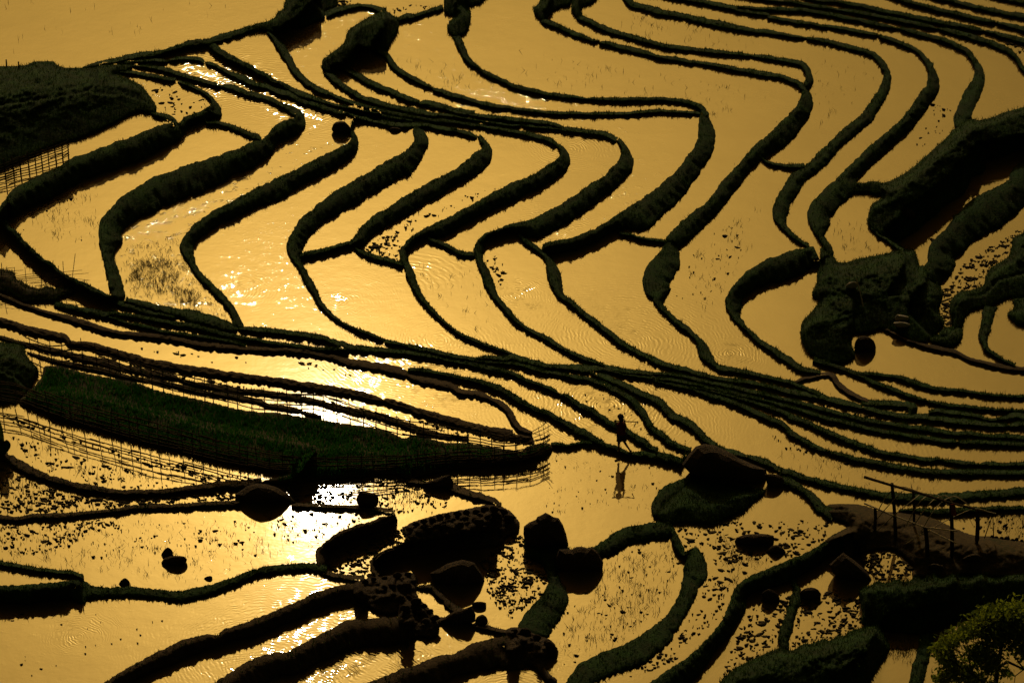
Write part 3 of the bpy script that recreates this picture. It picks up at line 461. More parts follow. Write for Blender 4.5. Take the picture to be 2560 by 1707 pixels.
M_BUND = mat_earthy('bund_grass', (0.0165, 0.0198, 0.0079), (0.0135, 0.0271, 0.0079), (0.0165, 0.0415, 0.0079))
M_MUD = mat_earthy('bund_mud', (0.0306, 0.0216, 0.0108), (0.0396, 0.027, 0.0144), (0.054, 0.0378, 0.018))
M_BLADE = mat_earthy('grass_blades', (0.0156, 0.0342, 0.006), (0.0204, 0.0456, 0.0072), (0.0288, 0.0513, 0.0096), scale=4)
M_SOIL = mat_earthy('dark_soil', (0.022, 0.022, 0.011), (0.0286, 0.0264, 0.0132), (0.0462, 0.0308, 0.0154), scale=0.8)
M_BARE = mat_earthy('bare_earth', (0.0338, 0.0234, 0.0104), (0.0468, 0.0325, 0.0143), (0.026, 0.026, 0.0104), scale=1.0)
M_ROCK = mat_earthy('boulder_stone', (0.0448, 0.0308, 0.0182), (0.0588, 0.042, 0.0266), (0.0868, 0.063, 0.0406), scale=2.4, bump=0.14)
M_PALE = mat_earthy('pale_stone', (0.22, 0.19, 0.14), (0.3, 0.26, 0.2), (0.36, 0.31, 0.24), scale=4.0)
M_RICE = mat_earthy('rice_leaf', (0.0102, 0.0544, 0.0119), (0.0153, 0.0816, 0.0153), (0.0238, 0.102, 0.017), scale=1.2)
M_BAMBOO = mat_earthy('old_bamboo', (0.03, 0.02, 0.010), (0.045, 0.03, 0.014), (0.06, 0.042, 0.02), scale=6)
M_POLE = mat_earthy('dry_pole', (0.26, 0.20, 0.11), (0.33, 0.26, 0.15), (0.4, 0.32, 0.19), scale=6)
M_CLOD = mat_earthy('wet_mud_clod', (0.028, 0.021, 0.010), (0.04, 0.03, 0.014), (0.052, 0.038, 0.018), scale=5)
M_LEAF = mat_earthy('tree_leaf', (0.0632, 0.0992, 0.0129), (0.0885, 0.129, 0.0161), (0.1159, 0.1587, 0.021), scale=3)
leafy(M_LEAF, 0.5, 1.6)
leafy(M_RICE, 0.35, 1.0)
leafy(M_BLADE, 0.3, 1.0)
M_BARK = mat_earthy('tree_bark', (0.02, 0.014, 0.008), (0.03, 0.022, 0.012), (0.04, 0.03, 0.018), scale=5)
M_SKIN = mat_earthy('boy_skin', (0.072, 0.036, 0.0216), (0.09, 0.0456, 0.0264), (0.108, 0.054, 0.0312), scale=8, bump=0.002, spec=0.3)
M_SHIRT = mat_earthy('red_shirt', (0.08, 0.0112, 0.0096), (0.104, 0.0144, 0.0128), (0.128, 0.0176, 0.0144), scale=9, bump=0.01)
M_SHORTS = mat_earthy('dark_shorts', (0.02, 0.014, 0.012), (0.028, 0.02, 0.016), (0.035, 0.025, 0.02), scale=9, bump=0.01)
M_HAIR = mat_earthy('black_hair', (0.008, 0.006, 0.005), (0.012, 0.009, 0.007), (0.016, 0.012, 0.010), scale=20, bump=0.01)
M_CLOTH = mat_earthy('red_cloth', (0.14, 0.03, 0.012), (0.18, 0.04, 0.015), (0.22, 0.05, 0.02), scale=6, bump=0.01)

# still, silty water: pond mud under a mirror, with rings and wind ripples where the photograph has them
# (patch x, patch y, patch radius m, source x, source y, wavelength m, height m, stretch)
RIPPLES = [
    (900, 745, 2.2, 852, 754, 0.20, 0.0005, 1.0),
    (850, 750, 0.6, 840, 756, 0.22, 0.0016, 1.0),
    (820, 740, 0.35, 818, 750, 0.22, 0.0016, 1.0),
    (1580, 835, 3.6, 1560, 862, 0.24, 0.0022, 1.0),
    (1520, 985, 3.4, 1515, 1015, 0.22, 0.0030, 1.0),
    (1835, 884, 1.1, 1825, 884, 0.20, 0.0030, 1.0),
    (1422, 376, 1.9, 1422, 376, 0.22, 0.0022, 1.0),
    (201, 1578, 0.8, 196, 1590, 0.15, 0.0022, 1.0),
    (607, 724, 1.3, 590, 728, 0.2, 0.0018, 1.0),
    (1140, 915, 3.2, 1100, 820, 0.22, 0.0030, 1.0),
    (545, 190, 2.2, 700, 420, 0.26, 0.0055, 1.0),
    (480, 165, 1.8, 620, 420, 0.26, 0.0050, 1.0),
    (600, 215, 1.6, 700, 420, 0.26, 0.0050, 1.0),
    (760, 275, 2.0, 700, 190, 0.24, 0.0042, 1.0),
    (803, 1560, 2.3, 700, 1700, 0.22, 0.0011, 1.0),
    (700, 1610, 2.0, 600, 1750, 0.22, 0.0012, 1.0),
    (560, 1660, 2.2, 690, 1640, 0.20, 0.0013, 1.0),
    (960, 1650, 2.2, 800, 1760, 0.20, 0.0028, 1.0),
    (830, 1690, 1.6, 700, 1800, 0.20, 0.0030, 1.0),
    (2233, 1148, 2.2, 2100, 1140, 0.24, 0.0012, 1.0),
    (1283, 737, 0.9, 1286, 740, 0.2, 0.0034, 1.0),
    (1320, 735, 1.2, 1300, 740, 0.2, 0.0020, 1.0),
    (1390, 575, 1.6, 1300, 700, 0.2, 0.0020, 1.0),
    (1390, 560, 1.0, 1340, 640, 0.2, 0.0022, 1.0),
    (1320, 1695, 1.4, 1280, 1760, 0.2, 0.0028, 1.0),
    (1065, 680, 1.2, 1000, 720, 0.4, 0.0030, 1.0),
]


def water_material():
    m, t, b = mat_new('paddy_water')
    geo = node(t, 'ShaderNodeNewGeometry')
    pos = geo.outputs['Position']
    nz = node(t, 'ShaderNodeTexNoise', inp={'Scale': 1.3, 'Detail': 3.0, 'Roughness': 0.6})
    t.links.new(pos, nz.inputs['Vector'])
    big = node(t, 'ShaderNodeTexNoise', inp={'Scale': 0.16, 'Detail': 2.0})
    t.links.new(pos, big.inputs['Vector'])
    fine = node(t, 'ShaderNodeTexNoise', inp={'Scale': 5.0, 'Detail': 2.0, 'Roughness': 0.5})
    mp = node(t, 'ShaderNodeMapping', inp={'Scale': (0.6, 1.5, 1.0)})
    t.links.new(pos, mp.inputs['Vector'])
    t.links.new(mp.outputs[0], fine.inputs['Vector'])
    calm = mth(t, 'SUBTRACT', big.outputs[0], 0.42, clamp=True)
    h = mth(t, 'MULTIPLY', nz.outputs[0], 0.0026)
    h = mth(t, 'ADD', h, mth(t, 'MULTIPLY', mth(t, 'MULTIPLY', fine.outputs[0], calm), 0.0032))
    fl = node(t, 'ShaderNodeTexNoise', inp={'Scale': 3.0, 'Detail': 5.0, 'Roughness': 0.72})
    mp2 = node(t, 'ShaderNodeMapping', inp={'Scale': (0.8, 1.0, 1.0)})
    t.links.new(pos, mp2.inputs['Vector'])
    t.links.new(mp2.outputs[0], fl.inputs['Vector'])
    zone = node(t, 'ShaderNodeTexNoise', inp={'Scale': 0.11, 'Detail': 1.0})
    t.links.new(pos, zone.inputs['Vector'])
    fm = mth(t, 'SUBTRACT', mth(t, 'ADD', fl.outputs[0], mth(t, 'MULTIPLY', zone.outputs[0], 0.5)), 0.86, clamp=True)
    fm = mth(t, 'MINIMUM', mth(t, 'MULTIPLY', fm, 14.0), 1.0)
    fka = node(t, 'ShaderNodeAttribute', attribute_name='fleck')
    fn = node(t, 'ShaderNodeTexNoise', inp={'Scale': 16.0, 'Detail': 1.0})
    t.links.new(pos, fn.inputs['Vector'])
    h = mth(t, 'ADD', h, mth(t, 'MULTIPLY', mth(t, 'MULTIPLY', fn.outputs[0], mth(t, 'MULTIPLY', fm, fka.outputs['Fac'])), 0.0075))
    sep = node(t, 'ShaderNodeSeparateXYZ')
    t.links.new(pos, sep.inputs[0])
    wob = mth(t, 'MULTIPLY', mth(t, 'SUBTRACT', nz.outputs[0], 0.5), 0.6)
    chop = node(t, 'ShaderNodeTexNoise', inp={'Scale': 3.2, 'Detail': 2.0, 'Roughness': 0.5})
    t.links.new(pos, chop.inputs['Vector'])
    for (mx, my, mr, sx, sy, wl, amp, st) in RIPPLES:
        c = at_z(mx, my, level_at(mx, my))
        s = at_z(sx, sy, level_at(mx, my))
        def rad(q):
            dx = mth(t, 'SUBTRACT', sep.outputs[0], float(q[0]))
            dy = mth(t, 'SUBTRACT', sep.outputs[1], float(q[1]))
            return mth(t, 'ADD', mth(t, 'MULTIPLY', dx, dx), mth(t, 'MULTIPLY', dy, dy))
        mask = mth(t, 'POWER', math.e, mth(t, 'MULTIPLY', rad(c), -1.0 / (mr * mr * 0.7)))
        d = mth(t, 'ADD', mth(t, 'SQRT', rad(s)), wob)
        w = mth(t, 'SINE', mth(t, 'MULTIPLY', d, 2 * math.pi / (wl * 0.55)))
        w = mth(t, 'MULTIPLY', w, mth(t, 'MULTIPLY', mth(t, 'SUBTRACT', chop.outputs[0], 0.33, clamp=True), 2.6))
        h = mth(t, 'ADD', h, mth(t, 'MULTIPLY', mth(t, 'MULTIPLY', w, mask), amp * 0.55))
    bp = node(t, 'ShaderNodeBump', inp={'Strength': 1.0, 'Distance': 1.0})
    t.links.new(h, bp.inputs['Height'])
    t.links.new(bp.outputs[0], b.inputs['Normal'])
    # silt: colour drifts a little between fields
    r = node(t, 'ShaderNodeValToRGB')
    e = r.color_ramp.elements
    e[0].position, e[0].color = 0.3, (0.070, 0.044, 0.015, 1)
    e[1].position, e[1].color = 0.7, (0.10, 0.062, 0.021, 1)
    t.links.new(big.outputs[0], r.inputs[0])
    t.links.new(r.outputs[0], b.inputs['Base Color'])
    b.inputs['IOR'].default_value = 1.5
    at = node(t, 'ShaderNodeAttribute', attribute_name='field')
    film = node(t, 'ShaderNodeTexNoise', inp={'Scale': 0.45, 'Detail': 4.0, 'Roughness': 0.6})
    t.links.new(pos, film.inputs['Vector'])
    sp = mth(t, 'ADD', mth(t, 'MULTIPLY', at.outputs['Fac'], 0.14), mth(t, 'MULTIPLY', film.outputs[0], 0.30))
    t.links.new(mth(t, 'ADD', sp, 0.72), b.inputs['Specular IOR Level'])
    b.inputs['Roughness'].default_value = 0.035
    return m


# ------------------------------------------------------------------ read the survey
def catmull(P, step):
    """dense points along a Catmull-Rom curve through the rows of P (first two columns, or first four, are positions)"""
    P = np.asarray(P, float)
    if len(P) < 3:
        n = max(2, int(np.hypot(*(P[-1, :2] - P[0, :2])) / step))
        u = np.linspace(0, 1, n + 1)[:, None]
        return P[0] * (1 - u) + P[-1] * u
    Q = np.vstack([2 * P[0] - P[1], P, 2 * P[-1] - P[-2]])
    outp = []
    for i in range(1, len(Q) - 2):
        L = max(np.hypot(*(Q[i + 1, :2] - Q[i, :2])), np.hypot(*(Q[i + 1, -2:] - Q[i, -2:])) if P.shape[1] == 4 else 0)
        n = max(1, int(L / step))
        u = np.arange(n)[:, None] / n
        a, b, c, d = Q[i - 1], Q[i], Q[i + 1], Q[i + 2]
        outp.append(0.5 * (2 * b + (c - a) * u + (2 * a - 5 * b + 4 * c - d) * u ** 2 + (3 * b - a - 3 * c + d) * u ** 3))
    outp.append(P[-1:])
    return np.vstack(outp)


def square_up(Le, Re, step):
    """re-pair two edges so that each pair lies square across the band"""
    def resamp(P, st):
        a = np.concatenate([[0], np.cumsum(np.linalg.norm(np.diff(P, axis=0), axis=1))])
        k = max(3, int(a[-1] / st))
        u = np.linspace(0, a[-1], k)
        return np.stack([np.interp(u, a, P[:, 0]), np.interp(u, a, P[:, 1])], 1)
    Ld, Rd = resamp(Le, 2.0), resamp(Re, 2.0)
    C = resamp((Le + Re) / 2, step)
    for _ in range(3):
        Cs = C.copy()
        Cs[1:-1] = (C[:-2] + C[1:-1] * 2 + C[2:]) / 4
        C = Cs
    for _ in range(2):
        tg = np.gradient(C, axis=0)
        for _k in range(4):
            tg[1:-1] = (tg[:-2] + tg[1:-1] + tg[2:]) / 3
        tg /= np.linalg.norm(tg, axis=1)[:, None] + 1e-9
        nr = np.stack([-tg[:, 1], tg[:, 0]], 1)
        res = []
        for E, dense in ((Le, Ld), (Re, Rd)):
            o = np.zeros_like(C)
            for i, c in enumerate(C):
                r = dense - c
                along = np.abs(r @ tg[i])
                cost = along * 3 + np.linalg.norm(r, axis=1)
                o[i] = c + nr[i] * (dense[cost.argmin()] - c).dot(nr[i])
            res.append(o)
        for o in res:
            for _k in range(2):
                o[1:-1] = (o[:-2] + o[1:-1] * 2 + o[2:]) / 4
        C = (res[0] + res[1]) / 2
        C = resamp(C, step)
        if _ == 0:
            continue
    n = len(res[0])
    return res[0], res[1]


def parse_bund(s, step=5):
    pieces = []
    for part in s.split('|'):
        P = np.array([[float(x) for x in q.split(',')] for q in part.split()])
        D = catmull(P, step)
        if P.shape[1] == 3:
            D[:, 2] = np.maximum(D[:, 2], 2.5)
            tg = np.gradient(D[:, :2], axis=0)
            tg /= np.linalg.norm(tg, axis=1)[:, None] + 1e-9
            nr = np.stack([-tg[:, 1], tg[:, 0]], 1)
            Lp = D[:, :2] + nr * D[:, 2:3] / 2
            Rp = D[:, :2] - nr * D[:, 2:3] / 2
        else:
            Lp, Rp = square_up(D[:, :2], D[:, 2:4], step)
        pieces.append((Lp, Rp))
    return pieces


def parse_poly(s):
    return np.array([[float(x) for x in q.split(',')] for q in s.split()])


THIN = {'T63': 0.72, 'T63b': 0.7, 'T62': 0.9, 'T64b': 0.8}


def narrowed(bid, pcs):
    k = THIN.get(bid, 1.0)
    return [((L + R_) / 2 + (L - R_) / 2 * k, (L + R_) / 2 - (L - R_) / 2 * k) for L, R_ in pcs]


def joined(pcs):
    """where water spills over, the bank is only pinched low and narrow"""
    L0, R0 = pcs[0]
    pinch = np.ones(len(L0))
    for (L1, R1) in pcs[1:]:
        C0, C1 = (L0[-1] + R0[-1]) / 2, (L1[0] + R1[0]) / 2
        n = max(2, int(np.linalg.norm(C1 - C0) / 4))
        u = ((np.arange(1, n)) / n)[:, None]
        w0 = max(2.0, min(np.linalg.norm(L0[-1] - R0[-1]), np.linalg.norm(L1[0] - R1[0])) * 0.6)
        dl = (L0[-1] - R0[-1]) + (L1[0] - R1[0])
        dl = dl / (np.linalg.norm(dl) + 1e-6) * w0 / 2
        C = C0 + (C1 - C0) * u
        L0 = np.vstack([L0, C + dl, L1]); R0 = np.vstack([R0, C - dl, R1])
        pinch = np.concatenate([pinch, np.full(n - 1, 0.45), np.ones(len(L1))])
    return [(L0, R0)]


bund_pieces = [joined(narrowed(b_, parse_bund(d))) for (b_, _, d) in BUNDS]
mound_poly = {i: parse_poly(d) for (i, n, l, h, m, d) in MOUNDS}

# ------------------------------------------------------------------ paddies: which field each spot belongs to
CS = 4
X0, Y0 = -320, -260
NX, NY = 800, 555
bar = np.zeros((NY, NX), bool)


def mark(x, y, r):
    i0, i1 = int((x - r - X0) // CS), int((x + r - X0) // CS)
    j0, j1 = int((y - r - Y0) // CS), int((y + r - Y0) // CS)
    for j in range(max(0, j0), min(NY, j1 + 1)):
        for i in range(max(0, i0), min(NX, i1 + 1)):
            if (X0 + (i + .5) * CS - x) ** 2 + (Y0 + (j + .5) * CS - y) ** 2 <= r * r:
                bar[j, i] = True


def inside(poly, gx, gy):
    res = np.zeros(gx.shape, bool)
    n = len(poly)
    for k in range(n):
        x1, y1 = poly[k]
        x2, y2 = poly[(k + 1) % n]
        if y1 == y2:
            continue
        c = ((y1 > gy) != (y2 > gy)) & (gx < (x2 - x1) * (gy - y1) / (y2 - y1) + x1)
        res ^= c
    return res


GX, GY = np.meshgrid(X0 + (np.arange(NX) + .5) * CS, Y0 + (np.arange(NY) + .5) * CS)


def extend_out(pcs):
    """banks that leave the frame go on beyond it"""
    for k, (Lp, Rp) in enumerate(pcs):
        for e in (0, 1):
            a = -1 if e else 0
            C = (Lp + Rp) / 2
            if len(C) < 4:
                continue
            x, y = C[a]
            if 15 < x < 2545 and 15 < y < 1692:
                continue
            tg = C[a] - C[-4 if e else 3]
            tg = tg / (np.linalg.norm(tg) + 1e-6)
            ex = tg[None, :] * (np.arange(1, 66) * 5.0)[:, None]
            wob = (np.arange(1, 66) / 65.0)[:, None] * np.array([[-tg[1], tg[0]]]) * 18 * np.sin(np.arange(1, 66) * 0.09 + x)[:, None]
            ex = ex + wob
            if e:
                Lp = np.vstack([Lp, Lp[-1] + ex]); Rp = np.vstack([Rp, Rp[-1] + ex])
            else:
                Lp = np.vstack([(Lp[0] + ex)[::-1], Lp]); Rp = np.vstack([(Rp[0] + ex)[::-1], Rp])
        pcs[k] = (Lp, Rp)


for pcs in bund_pieces:
    extend_out(pcs)
allC = [np.vstack([(L_ + R_) / 2 for L_, R_ in pcs]) for pcs in bund_pieces]
OVER = {}
mpts = np.vstack([catmull(np.vstack([p, p[:1]]), 8) for p in mound_poly.values()])
for q, pcs in enumerate(bund_pieces):
    others = np.vstack([c for k, c in enumerate(allC) if k != q] + [mpts])
    for k, (Lp, Rp) in enumerate(pcs):
        C = (Lp + Rp) / 2
        for (x, y) in C:
            mark(x, y, 4.5)
        for e in (0, -1):
            if k and e == 0:
                continue
            if k < len(pcs) - 1 and e == -1:
                continue
            dd = np.hypot(*(others - C[e]).T)
            i = int(dd.argmin())
            if 7 < dd[i] < 60 and not (C[e, 0] < 0 or C[e, 0] > 2560 or C[e, 1] < 0 or C[e, 1] > 1707):
                nn_ = int(dd[i] / 4) + 1
                u_ = (np.arange(1, nn_ + 1) / nn_)[:, None]
                Lp, Rp = pcs[k]
                half_ = (Lp[e] - Rp[e]) / 2
                sh_ = 1 - 0.35 * u_
                ctr = C[e] + (others[i] - C[e]) * u_
                if np.linalg.norm(half_) < 4:
                    half_ = half_ / (np.linalg.norm(half_) + 1e-6) * 4
                La, Ra = ctr + half_ * sh_, ctr - half_ * sh_
                pcs[k] = (np.vstack([Lp, La]), np.vstack([Rp, Ra])) if e == -1 else (np.vstack([La[::-1], Lp]), np.vstack([Ra[::-1], Rp]))
            if dd[i] < 60:
                for u in np.linspace(0, 1, 16):
                    p_ = C[e] * (1 - u) + others[i] * u
                    mark(p_[0], p_[1], 4.5)
        if k:
            Cp = (pcs[k - 1][0][-1] + pcs[k - 1][1][-1]) / 2
            for u in np.linspace(0, 1, 12):
                p_ = Cp * (1 - u) + C[0] * u
                mark(p_[0], p_[1], 4.5)
bar |= (GX < -60) | (GX > 2620) | (GY < -60) | (GY > 1767)
for p in mound_poly.values():
    bar |= inside(p, GX, GY)


def components(free):
    lab = np.full(free.shape, -1, int)
    par = []

    def find(a):
        while par[a] != a:
            par[a] = par[par[a]]
            a = par[a]
        return a
    prev = []
    for j in range(free.shape[0]):
        row = free[j]
        d = np.diff(np.concatenate([[0], row.astype(int), [0]]))
        cur = []
        for s, e in zip(np.where(d == 1)[0], np.where(d == -1)[0]):
            k = len(par)
            par.append(k)
            for (ps, pe, pk) in prev:
                if ps < e and pe > s:
                    a, b = find(pk), find(k)
                    if a != b:
                        par[max(a, b)] = min(a, b)
            lab[j, s:e] = k
            cur.append((s, e, k))
        prev = cur
    roots = np.array([find(a) for a in range(len(par))])
    m = lab >= 0
    lab[m] = roots[lab[m]]
    return lab


lab = components(~bar)
ids, cnt = np.unique(lab[lab >= 0], return_counts=True)
for i, c in zip(ids, cnt):
    if c < 25:
        lab[lab == i] = -1
ids = ids[cnt >= 25]
remap = {i: k for k, i in enumerate(ids)}
lab = np.vectorize(lambda a: remap.get(a, -1))(lab)
NREG = len(ids)
full = lab.copy()
for it in range(400):
    m = full < 0
    if not m.any():
        break
    for dj, di in ((0, 1), (0, -1), (1, 0), (-1, 0)):
        sh = np.roll(full, (dj, di), (0, 1))
        if dj == 1: sh[0] = -1
        if dj == -1: sh[-1] = -1
        if di == 1: sh[:, 0] = -1
        if di == -1: sh[:, -1] = -1
        take = (full < 0) & (sh >= 0)
        full[take] = sh[take]


def cell(px, py):
    i = np.clip(((np.asarray(px, float) - X0) // CS).astype(int), 0, NX - 1)
    j = np.clip(((np.asarray(py, float) - Y0) // CS).astype(int), 0, NY - 1)
    return j, i


# heights of the fields: a bank that shows a tall face has its upper field that much higher
rows, rhs, wts = [], [], []
for pcs in bund_pieces:
    for (Lp, Rp) in pcs:
        for k in range(1, len(Lp) - 1, 2):
            a, b = Lp[k], Rp[k]
            if a[1] > b[1]:
                a, b = b, a
            d = (b - a) / (np.linalg.norm(b - a) + 1e-6)
            V = b[1] - a[1]
            qa, qb = a - d * 6, b + d * 6
            la, lb = full[cell(*qa)], full[cell(*qb)]
            if la == lb:
                continue
            base = 11 + 9 * max(0, a[1]) / 1707
            if V > 1.7 * base:
                rows.append((la, lb)); rhs.append(min(0.55, 0.0149 * V * 0.42)); wts.append(1.0)
            else:
                rows.append((la, lb)); rhs.append(0.03); wts.append(0.06)
soft = []          # a flat-on thin bank cannot hide a tall drop behind it
for pcs in bund_pieces:
    for (Lp, Rp) in pcs:
        for k in range(1, len(Lp) - 1, 2):
            a, b = Lp[k], Rp[k]
            if a[1] > b[1]:
                a, b = b, a
            w_ = np.linalg.norm(b - a) + 1e-6
            V = b[1] - a[1]
            d = (b - a) / w_
            la, lb = full[cell(*(a - d * 6))], full[cell(*(b + d * 6))]
            base = 11 + 9 * max(0, a[1]) / 1707
            if la != lb and V > 0.75 * w_ and V <= 1.7 * base:
                soft.append((la, lb, max(0.0, 0.0149 * V * 0.5 - 0.1)))
FIX = [((300, 60), (800, 130), 0.4), ((912, 1402), (1326, 1410), 0.42)]
act = []
for it in range(8):
    allr = [(la, lb, h, w) for (la, lb), h, w in zip(rows, rhs, wts)] + act + [(full[cell(*p_)], full[cell(*q_)], h, 20.0) for (p_, q_, h) in FIX]
    A = np.zeros((len(allr) + NREG, NREG))
    bv = np.zeros(len(allr) + NREG)
    for k, (la, lb, h, w) in enumerate(allr):
        A[k, la] += w
        A[k, lb] -= w
        bv[k] = h * w
    for k in range(NREG):
        A[len(allr) + k, k] = 0.05
    LEV = np.linalg.lstsq(A, bv, rcond=None)[0]
    act = [(la, lb, h, 0.8) for (la, lb, h) in soft if LEV[la] - LEV[lb] > h - 0.02]
LEV -= np.median(LEV)
LEV = np.clip(LEV, -2.5, 2.5)
print('REGIONS', NREG, 'levels', LEV.min(), LEV.max())
ZL = LEV[full]


def level_at(px, py):
    return ZL[cell(px, py)]


def band_profile(Lp, Rp, W, hL, hR, zc):
    """real foot and shape of a bank across its traced dark band"""
    # the lower part of a dark band is its own mirror image: the real foot stops short of it
    Vv = np.abs(Lp[:, 1] - Rp[:, 1])
    Lfront = Lp[:, 1] > Rp[:, 1]
    hF = np.where(Lfront, hL, hR)
    H = (zc - hF) / VPX
    foot = np.clip(Vv - 0.45 * H, 0.58 * Vv, Vv)
    f = foot / (Vv + 1e-6)
    k = np.clip((Vv / (W + 1e-6) - 0.25) / 0.5, 0, 1)
    f = 1 - (1 - f) * k
    f = smooth1(f, 3)
    Ln = np.where(Lfront[:, None], Rp + (Lp - Rp) * f[:, None], Lp)
    Rn = np.where(Lfront[:, None], Rp, Lp + (Rp - Lp) * f[:, None])
    t = np.clip((hL - hR) / 0.3, -1, 1)
    a = 0.35 - 0.22 * t
    b = np.minimum(0.65 - 0.35 * t, 0.86)
    return Ln, Rn, a, b


def median5(a):
    p = np.pad(a, 4, mode='edge')
    return np.median(np.stack([p[i:i + len(a)] for i in range(9)]), 0)


def smooth1(a, n=4):
    p = np.pad(a, n, mode='edge')
    return np.convolve(p, np.ones(2 * n + 1) / (2 * n + 1), 'valid')


# the upper water reaches exactly to the crest of a tall bank, not to the middle of its face
crest_bar = np.zeros_like(bar)
seed = lab.copy()
_bar = bar
for pcs in bund_pieces:
    for (Lp, Rp) in pcs:
        W = np.linalg.norm(Lp - Rp, axis=1)
        d = (Rp - Lp) / (W[:, None] + 1e-6)
        hL = smooth1(median5(level_at(Lp[:, 0] - d[:, 0] * 6, Lp[:, 1] - d[:, 1] * 6)))
        hR = smooth1(median5(level_at(Rp[:, 0] + d[:, 0] * 6, Rp[:, 1] + d[:, 1] * 6)))
        Ln, Rn, a, b = band_profile(Lp, Rp, W, hL, hR, np.maximum(hL, hR) + 0.11)
        sc_ = ((a + b) / 2)[:, None]
        Cc = Ln + (Rn - Ln) * sc_
        bar = crest_bar
        for (x, y) in Cc:
            mark(x, y, 4.5)
        tall = W > 15
        bar = np.zeros_like(_bar)
        for (x, y), w_ in zip(((Lp + Rp) / 2)[tall], W[tall]):
            mark(x, y, w_ / 2)
        seed[bar] = -1
bar = _bar


def grow(lb, allowed):
    for it in range(600):
        before = (lb >= 0).sum()
        for dj, di in ((0, 1), (0, -1), (1, 0), (-1, 0)):
            sh = np.roll(lb, (dj, di), (0, 1))
            if dj == 1: sh[0] = -1
            if dj == -1: sh[-1] = -1
            if di == 1: sh[:, 0] = -1
            if di == -1: sh[:, -1] = -1
            take = (lb < 0) & (sh >= 0) & allowed
            lb[take] = sh[take]
        if (lb >= 0).sum() == before:
            break
    return lb


seed[crest_bar] = -1
full = grow(grow(seed, ~crest_bar), np.ones_like(crest_bar))
ZL = LEV[full]


def box(a, r):
    k = 2 * r + 1
    p = np.pad(a, r, mode='edge')
    c = np.cumsum(p, 0)
    c = np.vstack([np.zeros((1, c.shape[1])), c])
    p = (c[k:] - c[:-k]) / k
    c = np.cumsum(p, 1)
    c = np.hstack([np.zeros((c.shape[0], 1)), c])
    return (c[:, k:] - c[:, :-k]) / k


ZS = box(ZL, 5)
ZM = ZL.copy()
for dj in (-1, 0, 1):
    for di in (-1, 0, 1):
        ZM = np.maximum(ZM, np.roll(ZL, (dj, di), (0, 1)))

# ------------------------------------------------------------------ setting: ground, water, terrace earth
GROUND_Z = float(LEV.min() - 1.2)
S = 3000.0
g = mesh_obj('ground', [(-S, -S, GROUND_Z), (S, -S, GROUND_Z), (S, S, GROUND_Z), (-S, S, GROUND_Z)], [(0, 1, 2, 3)], M_SOIL)
tag(g, kind='structure')

M_WATER = water_material()
gx_e = X0 + np.arange(NX + 1) * CS
gy_e = Y0 + np.arange(NY + 1) * CS
wv, wz = [], []
for j in range(NY):
    row = full[j]
    cut = np.where(np.diff(row) != 0)[0] + 1
    st = np.concatenate([[0], cut])
    en = np.concatenate([cut, [NX]])
    for s, e in zip(st, en):
        z = LEV[row[s]]
        wv += [(gx_e[s], gy_e[j + 1]), (gx_e[e], gy_e[j + 1]), (gx_e[e], gy_e[j]), (gx_e[s], gy_e[j])]
        wz += [z] * 4
wv = np.array(wv)
P = at_z(wv[:, 0], wv[:, 1], np.array(wz))
w = mesh_obj('water', P, np.arange(len(P)).reshape(-1, 4), M_WATER)
ra_ = np.random.default_rng(3).random(NREG)
fa = w.data.attributes.new('field', 'FLOAT', 'FACE')
fa.data.foreach_set('value', np.concatenate([[ra_[full[j][s_]] for s_ in np.concatenate([[0], np.where(np.diff(full[j]) != 0)[0] + 1])] for j in range(NY)]).astype(np.float32))
fk = np.full(NREG, 0.08)
for (x_, y_, v_) in [(736, 604, .8), (380, 610, 1.0), (640, 420, .9), (603, 274, .5), (1203, 181, .45), (825, 133, .3), (1000, 480, .06), (956, 756, .04), (660, 390, .9), (440, 250, .6), (1240, 300, .3), (1370, 560, .3)]:
    fk[full[cell(x_, y_)]] = v_
fb = w.data.attributes.new('fleck', 'FLOAT', 'FACE')
fb.data.foreach_set('value', np.concatenate([[fk[full[j][s_]] for s_ in np.concatenate([[0], np.where(np.diff(full[j]) != 0)[0] + 1])] for j in range(NY)]).astype(np.float32))
tag(w, kind='structure')

# earth standing between fields of different height (hidden inside the bunds, seen only from the side)
sv, sz = [], []
for j in range(NY):
    row = full[j]
    for i in np.where(np.diff(row) != 0)[0]:
        a, b = LEV[row[i]], LEV[row[i + 1]]
        if abs(a - b) < 1e-4: continue
        x = gx_e[i + 1]
        sv += [(x, gy_e[j]), (x, gy_e[j + 1]), (x, gy_e[j + 1]), (x, gy_e[j])]
        sz += [a - .004, a - .004, b - .004, b - .004]
for i in range(NX):
    c = full[:, i]
    for j in np.where(np.diff(c) != 0)[0]:
        a, b = LEV[c[j]], LEV[c[j + 1]]
        if abs(a - b) < 1e-4: continue
        y = gy_e[j + 1]
        sv += [(gx_e[i], y), (gx_e[i + 1], y), (gx_e[i + 1], y), (gx_e[i], y)]
        sz += [a - .004, a - .004, b - .004, b - .004]
